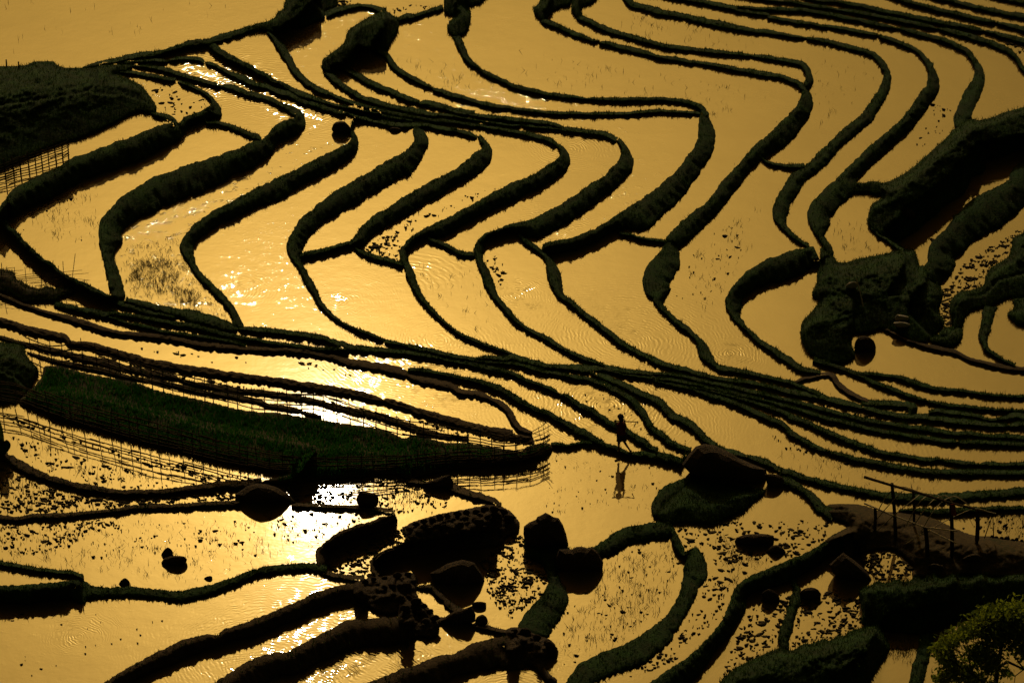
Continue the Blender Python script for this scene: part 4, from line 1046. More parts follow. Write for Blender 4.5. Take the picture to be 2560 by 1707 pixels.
# outer edge of the surveyed slope
for i in range(NX):
    for j, y in ((0, gy_e[0]), (NY - 1, gy_e[NY])):
        a = LEV[full[j, i]]
        sv += [(gx_e[i], y), (gx_e[i + 1], y), (gx_e[i + 1], y), (gx_e[i], y)]
        sz += [a - .004, a - .004, GROUND_Z - .1, GROUND_Z - .1]
for j in range(NY):
    for i, x in ((0, gx_e[0]), (NX - 1, gx_e[NX])):
        a = LEV[full[j, i]]
        sv += [(x, gy_e[j]), (x, gy_e[j + 1]), (x, gy_e[j + 1]), (x, gy_e[j])]
        sz += [a - .004, a - .004, GROUND_Z - .1, GROUND_Z - .1]
sv = np.array(sv)
P = at_z(sv[:, 0], sv[:, 1], np.array(sz))
t_ = mesh_obj('terrain', P, np.arange(len(P)).reshape(-1, 4), M_MUD)
tag(t_, kind='structure')


# ------------------------------------------------------------------ grass blades
def blades(base, hgt, wid, lean=0.35):
    """one little triangle per blade; base (n,3)"""
    n = len(base)
    yaw = rng.uniform(0, math.pi, n)
    dx = np.stack([np.cos(yaw), np.sin(yaw) * 0.5, np.zeros(n)], 1) * wid[:, None]
    tip = base + np.stack([rng.normal(0, lean, n) * hgt, rng.normal(0, lean, n) * hgt, hgt], 1)
    v = np.stack([base - dx, base + dx, tip], 1).reshape(-1, 3)
    return v


MUDDY = {'T60', 'T61b', 'T62', 'T63', 'T63b', 'T37', 'T54', 'T70', 'T72', 'T73', 'T80', 'T81', 'T85', 'T78', 'T79', 'T82', 'T74', 'T77', 'T86'}
BARE = {'T60', 'T61b', 'T62', 'T37', 'T54'}


bund_crest = {}


def build_bund(bid, label, pieces, seed):
    V, F, BL = [], [], []
    off = 0
    crest_all = []
    for (Lp, Rp) in pieces:
        Lp, Rp = Lp.copy(), Rp.copy()
        n = len(Lp)
        W = np.linalg.norm(Lp - Rp, axis=1)
        d = (Rp - Lp) / (W[:, None] + 1e-6)
        # a worn, lumpy outline
        arc = np.cumsum(np.concatenate([[0], np.linalg.norm(np.diff((Lp + Rp) / 2, axis=0), axis=1)]))
        j1 = fbm(arc * 0.05, arc * 0.013 + seed, seed) * 0.9 + fbm(arc * 0.21, arc * 0.1, seed + 5) * 0.9
        j2 = fbm(arc * 0.05, arc * 0.017 - seed, seed + 9) * 0.9 + fbm(arc * 0.23, arc * 0.1, seed + 2) * 0.9
        amp = np.minimum(2.6, W * 0.11)
        Lp += d * (j1 * amp)[:, None]
        Rp -= d * (j2 * amp)[:, None]
        hL = smooth1(median5(level_at(Lp[:, 0] - d[:, 0] * 6, Lp[:, 1] - d[:, 1] * 6)))
        hR = smooth1(median5(level_at(Rp[:, 0] + d[:, 0] * 6, Rp[:, 1] + d[:, 1] * 6)))
        c = 0.105 + 0.02 * fbm(arc * 0.03, arc * 0.011, seed + 3) + 0.022 * fbm(arc * 0.17, arc * 0.07, seed + 4)
        c = np.minimum(c, 0.02 + W * 0.010)
        if bid in MUDDY:
            c = c * (0.55 if bid in THIN else 0.85)
        # taper the ends down into the water
        e = np.minimum(arc, arc[-1] - arc)
        c = c * np.clip(0.35 + e / 14, 0.35, 1)
        zc = np.maximum(hL, hR) + c
        Ln, Rn, a, b = band_profile(Lp, Rp, W, hL, hR, zc)
        ss = [0, 0.06, 0.14, 0.24, 0.36, 0.5, 0.64, 0.76, 0.86, 0.94, 1.0]
        rowsv = []
        for s in ss:
            up = np.clip(s / a, 0, 1)
            up = np.sqrt(np.clip(1 - (1 - up) ** 2, 0, 1))
            dn = np.clip((1 - s) / (1 - b), 0, 1)
            dn = dn ** 0.8
            z = np.where(s < a, hL + (zc - hL) * up, np.where(s > b, hR + (zc - hR) * dn, zc))
            q = Ln + (Rn - Ln) * s
            if 0 < s < 1:
                z = np.maximum(z, level_at(q[:, 0], q[:, 1]) + 0.02 + 0.05 * min(1, s * 4, (1 - s) * 4) * (W > 8))
                z = z + (0.016 + 0.02 * (W > 18)) * fbm(q[:, 0] * 0.22, q[:, 1] * 0.3, seed + s) * np.minimum(1, W / 12)
                slump = np.minimum(1, W / 30) * (s > 0.3) * (s < 0.95)
                q = q + (Rn - Ln) * (0.05 * slump * fbm(arc * 0.11, arc * 0.05 + s * 3, seed + 11))[:, None]
            if s == 0: z = z - 0.06
            if s == 1: z = z - 0.06
            rowsv.append(at_z(q[:, 0], q[:, 1], z))
        G = np.stack(rowsv, 1)              # n x m x 3
        m = len(ss)
        idx = off + np.arange(n * m).reshape(n, m)
        F.append(np.stack([idx[:-1, :-1], idx[1:, :-1], idx[1:, 1:], idx[:-1, 1:]], -1).reshape(-1, 4))
        # close the two ends
        for row in (idx[0], idx[-1]):
            F.append(np.array([[row[q], row[q + 1], row[m - 2 - q], row[m - 1 - q]] for q in range(4)]))
        V.append(G.reshape(-1, 3))
        off += n * m
        # the foot goes straight down into the mud of whichever field is there
        for c_, hh in ((0, hL), (m - 1, hR)):
            fp = G[:, c_].copy()
            tx, ty = to_px(fp)
            fp[:, 2] = np.minimum(fp[:, 2], np.minimum(level_at(tx, ty), hh)) - 0.25
            ii = off + np.arange(n)
            F.append(np.stack([idx[:-1, c_], idx[1:, c_], ii[1:], ii[:-1]], -1))
            V.append(fp)
            off += n
        mid = G[:, m // 2]
        crest_all.append(((Lp + Rp) / 2, zc))
        if bid not in BARE:
            dens = 2.4 if bid not in MUDDY else 0.9
            cnt = int(arc[-1] * dens)
            st = rng.integers(0, n - 1, cnt * 2)
            clump = fbm(arc * 0.06, arc * 0.021 + seed, seed + 7) + 0.5 * fbm(arc * 0.35, arc * 0.1, seed + 8)
            st = st[clump[st] > rng.uniform(-1.1, 0.9, cnt * 2)][:cnt]
            cnt = len(st)
            fr = rng.random(cnt)
            col = rng.choice(m, cnt, p=np.array([1, 3, 4, 3, 2, 2, 2, 3, 4, 3, 1]) / 28)
            base = G[st, col] * (1 - fr[:, None]) + G[st + 1, col] * fr[:, None]
            hg = rng.uniform(0.03, 0.11, cnt) * (0.8 + 0.35 * np.clip(clump[st], -1, 1.2)) * (1 + 0.8 * (rng.random(cnt) < 0.04))
            BL.append(blades(base, hg, rng.uniform(0.008, 0.02, cnt)))
    V = np.vstack(V)
    F = np.vstack(F)
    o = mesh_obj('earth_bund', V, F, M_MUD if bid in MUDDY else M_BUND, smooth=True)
    tag(o, label, 'earth bank', 'banks between the flooded paddies')
    if BL:
        BV = np.vstack(BL)
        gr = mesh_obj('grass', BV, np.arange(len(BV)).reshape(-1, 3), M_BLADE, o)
        tag(gr, kind='stuff')
    bund_crest[bid] = crest_all
    return o


for k, ((bid, label, _), pcs) in enumerate(zip(BUNDS, bund_pieces)):
    build_bund(bid, label, pcs, k * 0.73)


# ------------------------------------------------------------------ mounds, hillside, stone heaps, seedbed
def poly_dist(poly, gx, gy):
    d = np.full(gx.shape, 1e9)
    n = len(poly)
    for k in range(n):
        p, q = poly[k], poly[(k + 1) % n]
        e = q - p
        L2 = max(1e-6, e @ e)
        u = np.clip(((gx - p[0]) * e[0] + (gy - p[1]) * e[1]) / L2, 0, 1)
        d = np.minimum(d, np.hypot(gx - p[0] - e[0] * u, gy - p[1] - e[1] * u))
    return d


MOUND_Z = {}


def soften(poly):
    q = catmull(np.vstack([poly, poly[:1]]), 6)
    return q[:-1]


def build_mound(mid, name, label, hgt, mat, seed):
    poly = soften(mound_poly[mid])
    step = 4
    x0, x1 = poly[:, 0].min() - step, poly[:, 0].max() + step
    y0, y1 = poly[:, 1].min() - step, poly[:, 1].max() + step
    x0, x1 = max(x0, X0), min(x1, X0 + NX * CS)
    y0, y1 = max(y0, Y0), min(y1, Y0 + NY * CS)
    xs = np.arange(x0, x1 + step, step)
    ys = np.arange(y0, y1 + step, step)
    gx, gy = np.meshgrid(xs, ys)
    ins = inside(poly, gx, gy)
    d = poly_dist(poly, gx, gy)
    sd = np.where(ins, d, -d)
    run = {'M12': 14, 'HILL': 110, 'M23': 30}.get(mid, 45)
    prof = np.clip(sd / run, 0, 1)
    prof = np.sin(prof * math.pi / 2) ** 0.8
    zm = ZM[cell(gx, gy)]
    lev = np.maximum(np.minimum(ZS[cell(gx, gy)], zm + 0.35), zm + 0.02)
    nz = fbm(gx * 0.035, gy * 0.06, seed) * 0.16 + fbm(gx * 0.15, gy * 0.24, seed + 3) * 0.08
    if name == 'stone_heap':
        # separate blocks with dark joints
        cells_ = rng.uniform([x0, y0], [x1, y1], (int((x1 - x0) * (y1 - y0) / 420) + 3, 2))
        dd = np.full(gx.shape, 1e9); d2 = dd.copy(); who = np.zeros(gx.shape, int)
        for i, (cx, cy) in enumerate(cells_):
            q = np.hypot(gx - cx, (gy - cy) * 1.3)
            d2 = np.where(q < dd, dd, np.minimum(d2, q))
            who = np.where(q < dd, i, who)
            dd = np.minimum(dd, q)
        rh = rng.uniform(-0.25, 0.3, len(cells_))
        nz = nz + rh[who] + np.clip((d2 - dd) / 14, 0, 1) * 0.35 - 0.2
    dv = np.zeros(gx.shape)
    run_ = np.zeros(gx.shape[1])
    for j in range(gx.shape[0] - 1, -1, -1):
        run_ = np.where(ins[j], run_ + step, 0)
        dv[j] = run_
    top = hgt * prof * (1 + nz)
    top = np.minimum(top, 0.03 + 0.0068 * dv * (1 + 0.5 * nz))
    z = np.minimum(lev + np.maximum(top, 0.0), zm + 0.05 + 0.0072 * dv * (1 + 0.4 * nz))
    z = np.maximum(z, zm + 0.02)
    z = np.where(sd < 0, ZL[cell(gx, gy)] - 0.12, z)
    keep = sd > -step * 0.9
    # pull the rim vertices onto the traced edge
    P = at_z(gx, gy, z)
    idx = -np.ones(gx.shape, int)
    idx[keep] = np.arange(keep.sum())
    q = np.stack([idx[1:, :-1], idx[1:, 1:], idx[:-1, 1:], idx[:-1, :-1]], -1).reshape(-1, 4)
    q = q[(q >= 0).all(1)]
    MOUND_Z[mid] = (xs, ys, z)
    Mt = {'grass': M_BUND, 'soil': M_SOIL, 'bare': M_BARE, 'stone': M_ROCK}[mat]
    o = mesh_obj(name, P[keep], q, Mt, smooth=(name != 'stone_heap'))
    if name == 'earth_hillside':
        tag(o, kind='structure')
        o.name = 'hillside'
    else:
        tag(o, label, {'seedbed': 'seedbed', 'stone_heap': 'stone heap'}.get(name, 'earth mound'))
    if mat in ('grass', 'soil') and mid != 'M12':
        jj, ii = np.where(ins)
        nb = int(len(jj) * (1.0 if mat == 'grass' else 0.5))
        rim = np.where((sd > -2) & (sd < 10))
        pick = rng.integers(0, len(jj), nb)
        J = np.concatenate([jj[pick], np.repeat(rim[0], 2)])
        I = np.concatenate([ii[pick], np.repeat(rim[1], 2)])
        fx = xs[I] + rng.uniform(-2, 2, len(I))
        fy = ys[J] + rng.uniform(-2, 2, len(I))
        base = at_z(fx, fy, z[J, I] - 0.01)
        BV = blades(base, rng.uniform(0.05, 0.14, len(I)), rng.uniform(0.008, 0.02, len(I)))
        tag(mesh_obj('grass', BV, np.arange(len(BV)).reshape(-1, 3), M_BLADE, o), kind='stuff')
    if mid == 'M12':
        jj, ii = np.where(ins & (sd > 8))
        nb = 26000
        pick = rng.integers(0, len(jj), nb)
        fx = xs[ii[pick]] + rng.uniform(-2, 2, nb)
        fy = ys[jj[pick]] + rng.uniform(-2, 2, nb)
        dens = fbm(fx * 0.02, fy * 0.05, 4.0) + 0.55 - np.clip((fx - 750) / 500, 0, 1) * 0.4
        ok = rng.uniform(-0.6, 0.6, nb) < dens
        base = at_z(fx[ok], fy[ok], z[jj[pick], ii[pick]][ok] - 0.01)
        BV = blades(base, rng.uniform(0.08, 0.18, len(base)), rng.uniform(0.012, 0.026, len(base)), 0.3)
        rs = mesh_obj('rice_seedlings', BV, np.arange(len(BV)).reshape(-1, 3), M_RICE)
        tag(rs, 'young green rice sprouting densely on the fenced seedbed', 'rice', kind='stuff')
    return o


for k, (mid, name, label, h, m, d) in enumerate(MOUNDS):
    build_mound(mid, name, label, h, m, 2.0 + k * 1.37)


def mound_z(mid, px, py):
    xs, ys, z = MOUND_Z[mid]
    i = int(np.clip(np.searchsorted(xs, px), 0, len(xs) - 1))
    j = int(np.clip(np.searchsorted(ys, py), 0, len(ys) - 1))
    return float(z[j, i])


# ------------------------------------------------------------------ boulders
def build_rock(rid, label, poly, seed, mat, zb0=None):
    """a boulder whose outline seen from the hill is the surveyed one: upright slices from the waterline to the top, real depth"""
    size_ = max(np.ptp(poly[:, 0]), np.ptp(poly[:, 1]))
    q = catmull(np.vstack([poly, poly[:1]]), max(3.0, size_ / 7))[:-1]
    cx = (poly[:, 0].min() + poly[:, 0].max()) / 2
    yb, yt = poly[:, 1].max(), poly[:, 1].min()
    wpx = poly[:, 0].max() - poly[:, 0].min()
    zb = float(level_at(cx, yb + 5)) - 0.03
    if rid in ('R24', 'R25', 'R26'):
        zb = mound_z('M9', cx, yb)
    if rid in ('R28', 'R29'):
        zb = mound_z('M23', cx, yb)
    if rid == 'R27':
        zb = mound_z('M7', cx, yb)
    if zb0 is not None:
        zb = zb0
    p0 = at_z(cx, yb, zb)
    mpp = np.linalg.norm(p0 - CAM) / FPX
    depth = max(0.5 * wpx, 0.75 * (yt - yb) * -1) * mpp * 0.5       # half depth, metres
    Yc = p0[1] + depth * 0.8
    n = len(q)
    pc = np.array([cx, (yb + yt) / 2])
    rings = []
    layers = [(-1.0, 0.35), (-0.8, 0.68), (-0.45, 0.93), (-0.1, 1.0), (0.25, 0.96), (0.6, 0.78), (0.9, 0.45)]
    for (u, s) in layers:
        pts = pc + (q - pc) * s
        jit = 1 + 0.06 * fbm(np.cos(np.arange(n) / n * 6.28) * 2 + seed, np.sin(np.arange(n) / n * 6.28) * 2 + u * 2, seed)
        pts = pc + (pts - pc) * jit[:, None] if abs(u) > 0.2 else pts
        Y = Yc + u * depth
        r = at_y(pts[:, 0], pts[:, 1], Y)
        rings.append(r)
    V = np.vstack(rings + [at_y(np.array([pc[0]]), np.array([pc[1]]), Yc - depth * 1.12), at_y(np.array([pc[0]]), np.array([pc[1]]), Yc + depth * 1.05)])
    nz_ = depth * 0.13
    V = V + np.stack([fbm(V[:, 1] * 2.2 / (depth + .2) + seed, V[:, 2] * 2.4 / (depth + .2), seed + a_) for a_ in (1, 2, 3)], 1) * nz_ * np.array([0.35, 1.0, 0.35])
    V[:, 2] = np.maximum(V[:, 2], zb - 0.15)
    F = []
    m = len(rings)
    for a in range(m - 1):
        for i in range(n):
            F.append((a * n + i, a * n + (i + 1) % n, (a + 1) * n + (i + 1) % n, (a + 1) * n + i))
    for i in range(n):
        F.append((m * n, (i + 1) % n, i))
        F.append((m * n + 1, (m - 1) * n + i, (m - 1) * n + (i + 1) % n))
    o = mesh_obj('boulder', V, F, mat, smooth=(rid in ('R18', 'R5', 'R23', 'R')))
    tag(o, label, 'rock')
    return o


for k, (rid, label, d) in enumerate(ROCKS):
    build_rock(rid, label, parse_poly(d), 1.1 * k, M_PALE if rid in ('R24', 'R25', 'R26') else M_ROCK)


# ------------------------------------------------------------------ survey tiles used while drawing the small things
TS = 640 / 2350
E_ = 320 / 2352
TILE = {'E5': (1280, 860, E_), 'F1': (2140, 1160, 420 / 2352), 'F2': (0, 640, E_), 'F3': (1180, 1000, E_), 'P': (1500, 1000, 160 / 965)}
for r_, y_ in zip('ABCD', (0, 427, 854, 1280)):
    for c_ in range(4):
        TILE[r_ + str(c_)] = (640 * c_, y_, TS)


def tp(tile, u, v):
    ox, oy, k = TILE[tile]
    return ox + u * k, oy + v * k


def path(s):
    out_, cur = [], None
    for q in s.split():
        if q in TILE:
            cur = q
            continue
        u, v = q.split(',')
        out_.append(tp(cur, float(u), float(v)))
    return np.array(out_)


def vpx(px, py, z):
    """metres of upright height per grid unit at this spot"""
    d = np.linalg.norm(at_z(px, py, z) - CAM)
    dep = math.asin((CAM[2] - z) / d)
    return d / FPX / math.cos(dep)


# ------------------------------------------------------------------ bamboo fences
def fence(label, line, zfun, heights, spacing, courses, seed, sink=0.1, post_r=0.016, lean=0.04, wobble=0.03, over=0.06, extra=None):
    r = random.Random(seed)
    P = catmull(line, 4)
    arc = np.concatenate([[0], np.cumsum(np.linalg.norm(np.diff(P, axis=0), axis=1))])
    G = np.array([at_z(x, y, zfun(x, y)) for x, y in P])
    root = empty('bamboo_fence', G[0])
    tag(root, label, 'bamboo fence', 'bamboo fences')
    hs = np.interp(arc, np.linspace(0, arc[-1], len(heights)), heights)
    s = spacing * 0.4
    while s < arc[-1]:
        i = int(np.searchsorted(arc, s))
        i = min(i, len(P) - 1)
        b = Vector(G[i])
        h = hs[i] * r.uniform(0.92, 1.12)
        top = b + Vector((r.gauss(0, lean) * h, r.gauss(0, lean) * h, h + over))
        MB().tube([b - Vector((0, 0, sink)), top], post_r * r.uniform(0.9, 1.3), post_r * 0.8, 6).build('post', M_BAMBOO, root)
        s += spacing * r.uniform(0.75, 1.25)
    for c in range(courses):
        u = (c + 0.6) / courses
        m = MB()
        # each course is laid from overlapping canes
        a = -r.uniform(0, 30)
        while a < arc[-1]:
            L = r.uniform(120, 240)
            st = max(0, a)
            en = min(arc[-1], a + L)
            if en - st > 15:
                pts = []
                dz0, dz1 = r.gauss(0, wobble), r.gauss(0, wobble)
                nn = max(3, int((en - st) / 12))
                for k in range(nn):
                    q = st + (en - st) * k / (nn - 1)
                    g_ = np.array([np.interp(q, arc, G[:, d]) for d in range(3)])
                    hh = np.interp(q, arc, hs)
                    pts.append(g_ + np.array([0, r.gauss(0, 0.006) - 0.012, u * hh + dz0 + (dz1 - dz0) * k / (nn - 1) + r.gauss(0, 0.006)]))
                m.tube(pts, 0.020, 0.015, 5)
            a += L * r.uniform(0.65, 0.9)
        m.build('rail', M_BAMBOO, root)
    if extra:
        for (p, q, rad) in extra:
            MB().tube([p, (Vector(p) + Vector(q)) / 2 + Vector((0, 0, -0.02)), q], rad, rad * 0.7, 6).build('rail', M_BAMBOO, root)
    return root


def zbank(x, y):
    return float(max(ZL[cell(x, y)], ZS[cell(x, y)]))


def zseed(x, y):
    return zbank(x, y) + 0.12


front = path('C0 -250,500 0,560 180,592 400,668 700,765 1050,862 1400,957 1750,1038 2100,1125 2350,1172 C1 150,1200 500,1205 800,1200 1100,1195 1400,1175 1700,1150 2000,1130 F3 200,1210 500,1180 800,1150 1100,1095 1300,1030 1430,960')
fy = tp('F3', 1460, 880)
ybase = at_z(*fy, zseed(*fy))
def spl(u, v, Y):
    return Vector(at_y(*tp('F3', u, v), Y))
Y0_ = float(ybase[1])
ends = [(spl(1080, 590, Y0_ + .2), spl(1390, 400, Y0_), 0.012), (spl(1390, 400, Y0_), spl(1490, 335, Y0_ - .1), 0.009),
        (spl(1120, 620, Y0_ + .1), spl(1505, 435, Y0_ - .1), 0.013), (spl(1130, 690, Y0_), spl(1450, 540, Y0_ - .1), 0.010),
        (spl(1150, 730, Y0_), spl(1420, 670, Y0_ - .15), 0.010), (spl(1090, 600, Y0_), spl(1400, 660, Y0_), 0.009),
        (spl(1180, 760, Y0_), spl(1480, 620, Y0_ - .1), 0.010),
        (spl(1345, 760, Y0_), spl(1300, 395, Y0_), 0.012), (spl(1390, 760, Y0_), spl(1402, 430, Y0_), 0.011),
        (spl(1270, 740, Y0_), spl(1212, 490, Y0_), 0.011)]
fence('long bamboo fence along the front of the green seedbed, curling up at its right end', front, zseed,
      [0.80, 0.85, 0.9, 0.85, 0.75, 0.6, 0.55, 0.6, 0.62], 29, 7, 11, post_r=0.014, extra=ends, wobble=0.05, lean=0.06)
back = path('C0 250,120 480,208 720,195 960,240 1110,292 1470,432 1790,512 2145,592 C1 0,640 400,655 590,662 895,742 1180,832 1405,882 1700,905 1950,935 F3 500,890 760,900 900,870')
fence('low bamboo fence along the back edge of the green seedbed', back, lambda x, y: zbank(x, y) + 0.05, [0.75, 0.8, 0.8, 0.75, 0.7, 0.6, 0.45], 29, 4, 12)
upl = path('B0 -300,250 -150,160 0,80 A0 40,1640 150,1600 330,1555 500,1500 600,1470 640,1448')  # built canes stand in for the mirrored fence of the hill
fence('bamboo lattice fence set in the water for the reflection of a left hillside fence', upl, lambda x, y: float(ZL[cell(x, y)]) - 0.02, [0.55, 0.6, 0.65, 0.68], 19, 6, 13, post_r=0.024)

# the broken fence by the left edge, drawn cane by cane
bf_y = float(at_z(*tp('F2', 770, 580), zbank(*tp('F2', 770, 580)))[1])
root = empty('bamboo_fence', at_z(*tp('F2', 300, 480), zbank(*tp('F2', 300, 480))))
tag(root, 'broken bamboo fence with loose canes sticking out over the left edge bund', 'bamboo fence', 'bamboo fences')
for (u0, v0, u1, v1, rr) in [(30, 330, 28, 128, .014), (268, 360, 265, 208, .012), (485, 500, 458, 205, .013), (762, 600, 772, 232, .014), (975, 600, 976, 82, .013),
                             (1085, 620, 1074, 182, .012), (1185, 620, 1155, 98, .014), (1300, 640, 1382, -40, .013)]:
    b = Vector(at_y(*tp('F2', u0, v0), bf_y))
    t_ = Vector(at_y(*tp('F2', u1, v1), bf_y + random.uniform(-.05, .05)))
    MB().tube([b - Vector((0, 0, .3)), b, t_], rr, rr * .8, 6).build('post', M_BAMBOO, root)
for pts in ['-200,255 0,238 270,212', '-150,290 200,275 430,262', '-100,320 250,310 330,322', '280,372 500,338 760,325 1000,312', '300,402 560,375 900,345 1100,300 1510,260',
            '330,425 600,400 900,372 1250,345 1630,315', '370,440 700,405 1000,378 1300,352', '420,460 700,440 1080,418', '520,492 800,455 1100,425', '560,505 850,480 1080,448',
            '640,550 870,510 1080,450', '700,560 900,520 1180,470', '1080,410 1300,408 1540,435 1775,465', '1000,560 1150,500 1300,480', '1010,640 1200,560 1320,548', '-200,340 100,345 300,340']:
    P = [tp('F2', *map(float, q.split(','))) for q in pts.split()]
    y_ = bf_y - random.uniform(0.01, 0.03)
    MB().tube([at_y(x, y, y_) for x, y in P], random.uniform(.008, .013), .007, 5).build('rail', M_BAMBOO, root)

# two stub posts on the hillside crest at the upper left
for (u, v0, v1, lab_) in [(60, 600, 545, 'taller stub post on the crest of the left hillside'), (172, 612, 565, 'shorter stub post on the crest of the left hillside')]:
    x, y = tp('A0', u, v0 + 10)
    b = at_z(x, y, mound_z('HILL', x, y))
    o = MB().tube([b - np.array([0, 0, .1]), b + np.array([0.01, 0, (v1 * -1 + v0 + 10) * TS * VPX])], .03, .026, 7).build('stub_post', M_BARK)
    tag(o, lab_, 'post')

# ------------------------------------------------------------------ pole frame of an unfinished shelter
fz = mound_z('M23', *tp('F1', 1000, 1050))
base = Vector(at_z(*tp('F1', 550, 1000), fz))
hut = empty('shelter_frame', base)
tag(hut, 'unfinished shelter of rough posts and bent bamboo hoops on bare earth', 'shelter frame')


def f1z(u, v):
    x, y = tp('F1', u, v)
    return at_z(x, y, fz)


POSTS = {}
for (nm, ub, vb, ut, vt, rr) in [('b1', 265, 905, 268, 610, .05), ('a1', 556, 1005, 503, 270, .055), ('c1', 812, 830, 800, 385, .04), ('b2', 1000, 1290, 972, 890, .065),
                                 ('a2', 1345, 1270, 1328, 540, .06), ('c2', 1695, 1060, 1700, 640, .065)]:
    b = f1z(ub, vb)
    t = at_y(*tp('F1', ut, vt), b[1])
    POSTS[nm] = (Vector(b), Vector(t))
    MB().tube([Vector(b) - Vector((0, 0, .15)), b, (np.array(b) * .5 + t * .5) + np.array([.015, 0, 0]), t], rr, rr * .85, 8).build('post', M_BARK, hut)


def on_line(A, B, u, v, drop=0.0):
    """point seen at F1 (u,v) lying at the depth of the line A-B"""
    x, y = tp('F1', u, v)
    xa, _ = to_px(np.array(A)); xb, _ = to_px(np.array(B))
    f = (x - xa) / (xb - xa)
    return Vector(at_y(x, y, A[1] + (B[1] - A[1]) * f))


A1, A2 = POSTS['a1'][1], POSTS['a2'][1]
B1, B2 = POSTS['b1'][1], POSTS['b2'][1]
C1, C2 = POSTS['c1'][1], POSTS['c2'][1]
MB().tube([on_line(A1, A2, 115, 178), on_line(A1, A2, 500, 295), on_line(A1, A2, 900, 408), on_line(A1, A2, 1340, 545), on_line(A1, A2, 1660, 620)], .042, .03, 7).build('ridge_pole', M_BAMBOO, hut)
MB().tube([on_line(B1, B2, 118, 548), on_line(B1, B2, 500, 708), on_line(B1, B2, 960, 880), on_line(B1, B2, 1410, 935)], .026, .018, 7).build('side_pole', M_POLE, hut)
MB().tube([on_line(B1, B2, 1040, 928), on_line(B1, B2, 1240, 1030), on_line(B1, B2, 1410, 1108)], .021, .016, 7).build('side_pole', M_POLE, hut)
MB().tube([on_line(C1, C2, 720, 360), on_line(C1, C2, 1000, 432), on_line(C1, C2, 1340, 545), on_line(C1, C2, 1640, 618), on_line(C1, C2, 1960, 690)], .022, .017, 7).build('side_pole', M_POLE, hut)
for spec in ['B 310,650 400,490 A 520,348 C 640,316 760,342 920,402', 'B 210,875 400,640 A 640,385 C 720,372', 'B 295,930 560,690 A 760,530 C 905,412',
             'B 700,860 830,620 A 940,480 C 1050,432 1160,440 1290,585', 'B 800,885 920,690 A 1060,520 C 1170,458 1280,452 1400,610', 'B 920,925 1060,690 A 1200,530 C 1310,468 1420,462 1640,620',
             'B 700,1110 980,945 A 1300,770 C 1530,665 1700,622 1900,682']:
    pts, dep = [], None
    toks = spec.split()
    cur = None
    keys = {'B': (B1, B2), 'A': (A1, A2), 'C': (C1, C2)}
    seq = []
    for q in toks:
        if q in keys: cur = q; continue
        u, v = map(float, q.split(','))
        seq.append((cur, u, v))
    P3 = [on_line(*keys[c], u, v) for c, u, v in seq]
    P3 = catmull(np.array([list(p) for p in P3]), 0.2) if False else P3
    # soften the hoop
    Q = [P3[0]]
    for k in range(len(P3) - 1):
        a_, b_ = P3[k], P3[k + 1]
        p0 = P3[max(0, k - 1)]; p3 = P3[min(len(P3) - 1, k + 2)]
        for s_ in (0.25, 0.5, 0.75, 1.0):
            Q.append(0.5 * (2 * a_ + (b_ - p0) * s_ + (2 * p0 - 5 * a_ + 4 * b_ - p3) * s_ ** 2 + (3 * a_ - p0 - 3 * b_ + p3) * s_ ** 3))
    MB().tube(Q, .014, .012, 6).build('hoop', M_POLE, hut)
MB().tube([f1z(1800, 1030), on_line(C1, C2, 1918, 690)], .016, .012, 6).build('brace', M_BAMBOO, hut)
MB().tube([f1z(1928, 1030), on_line(C1, C2, 1915, 680)], .016, .012, 6).build('brace', M_BAMBOO, hut)
MB().tube([f1z(1640, 860), on_line(C1, C2, 1500, 600)], .006, .006, 5).build('brace', M_BAMBOO, hut)
# a red rag tied to the near ridge post
ra = on_line(A1, A2, 1330, 556); v_, f_ = [], []
for j in range(7):
    for i in range(5):
        q = Vector(at_y(*tp('F1', 1322 + i * 16 + j * 3, 556 + j * 27 + (i % 2) * 4), ra[1] - .08 - .02 * math.sin(i * 1.9 + j * .6)))
        v_.append(q)
for j in range(6):
    for i in range(4):
        f_.append((j * 5 + i, j * 5 + i + 1, (j + 1) * 5 + i + 1, (j + 1) * 5 + i))
rag = mesh_obj('rag', v_, f_, M_CLOTH)
so_ = rag.modifiers.new('thickness', 'SOLIDIFY'); so_.thickness = 0.01
tag(rag, 'faded red rag hanging on the tall post of the shelter frame', 'rag')

# round stones set along the platform edge
for k, (u, v, rr) in enumerate([(1905, 1035, 42), (1965, 1040, 36), (2040, 1045, 34), (2115, 1050, 42), (2190, 1075, 34), (2250, 1055, 30), (2320, 1085, 34)]):
    x, y = tp('F1', u, v)
    poly = np.array([(x + rr * .1786 * math.cos(a) * (1 + .12 * math.sin(3 * a + k)), y + rr * .1786 * 1.1 * math.sin(a)) for a in np.linspace(0, 6.28, 11)[:-1]])
    o = build_rock('R', 'small round stone in the row edging the bare earth platform', poly, 50 + k * 1.3, M_ROCK)
    o['group'] = 'round stones edging the earth platform'
    o.name = 'edging_stone'

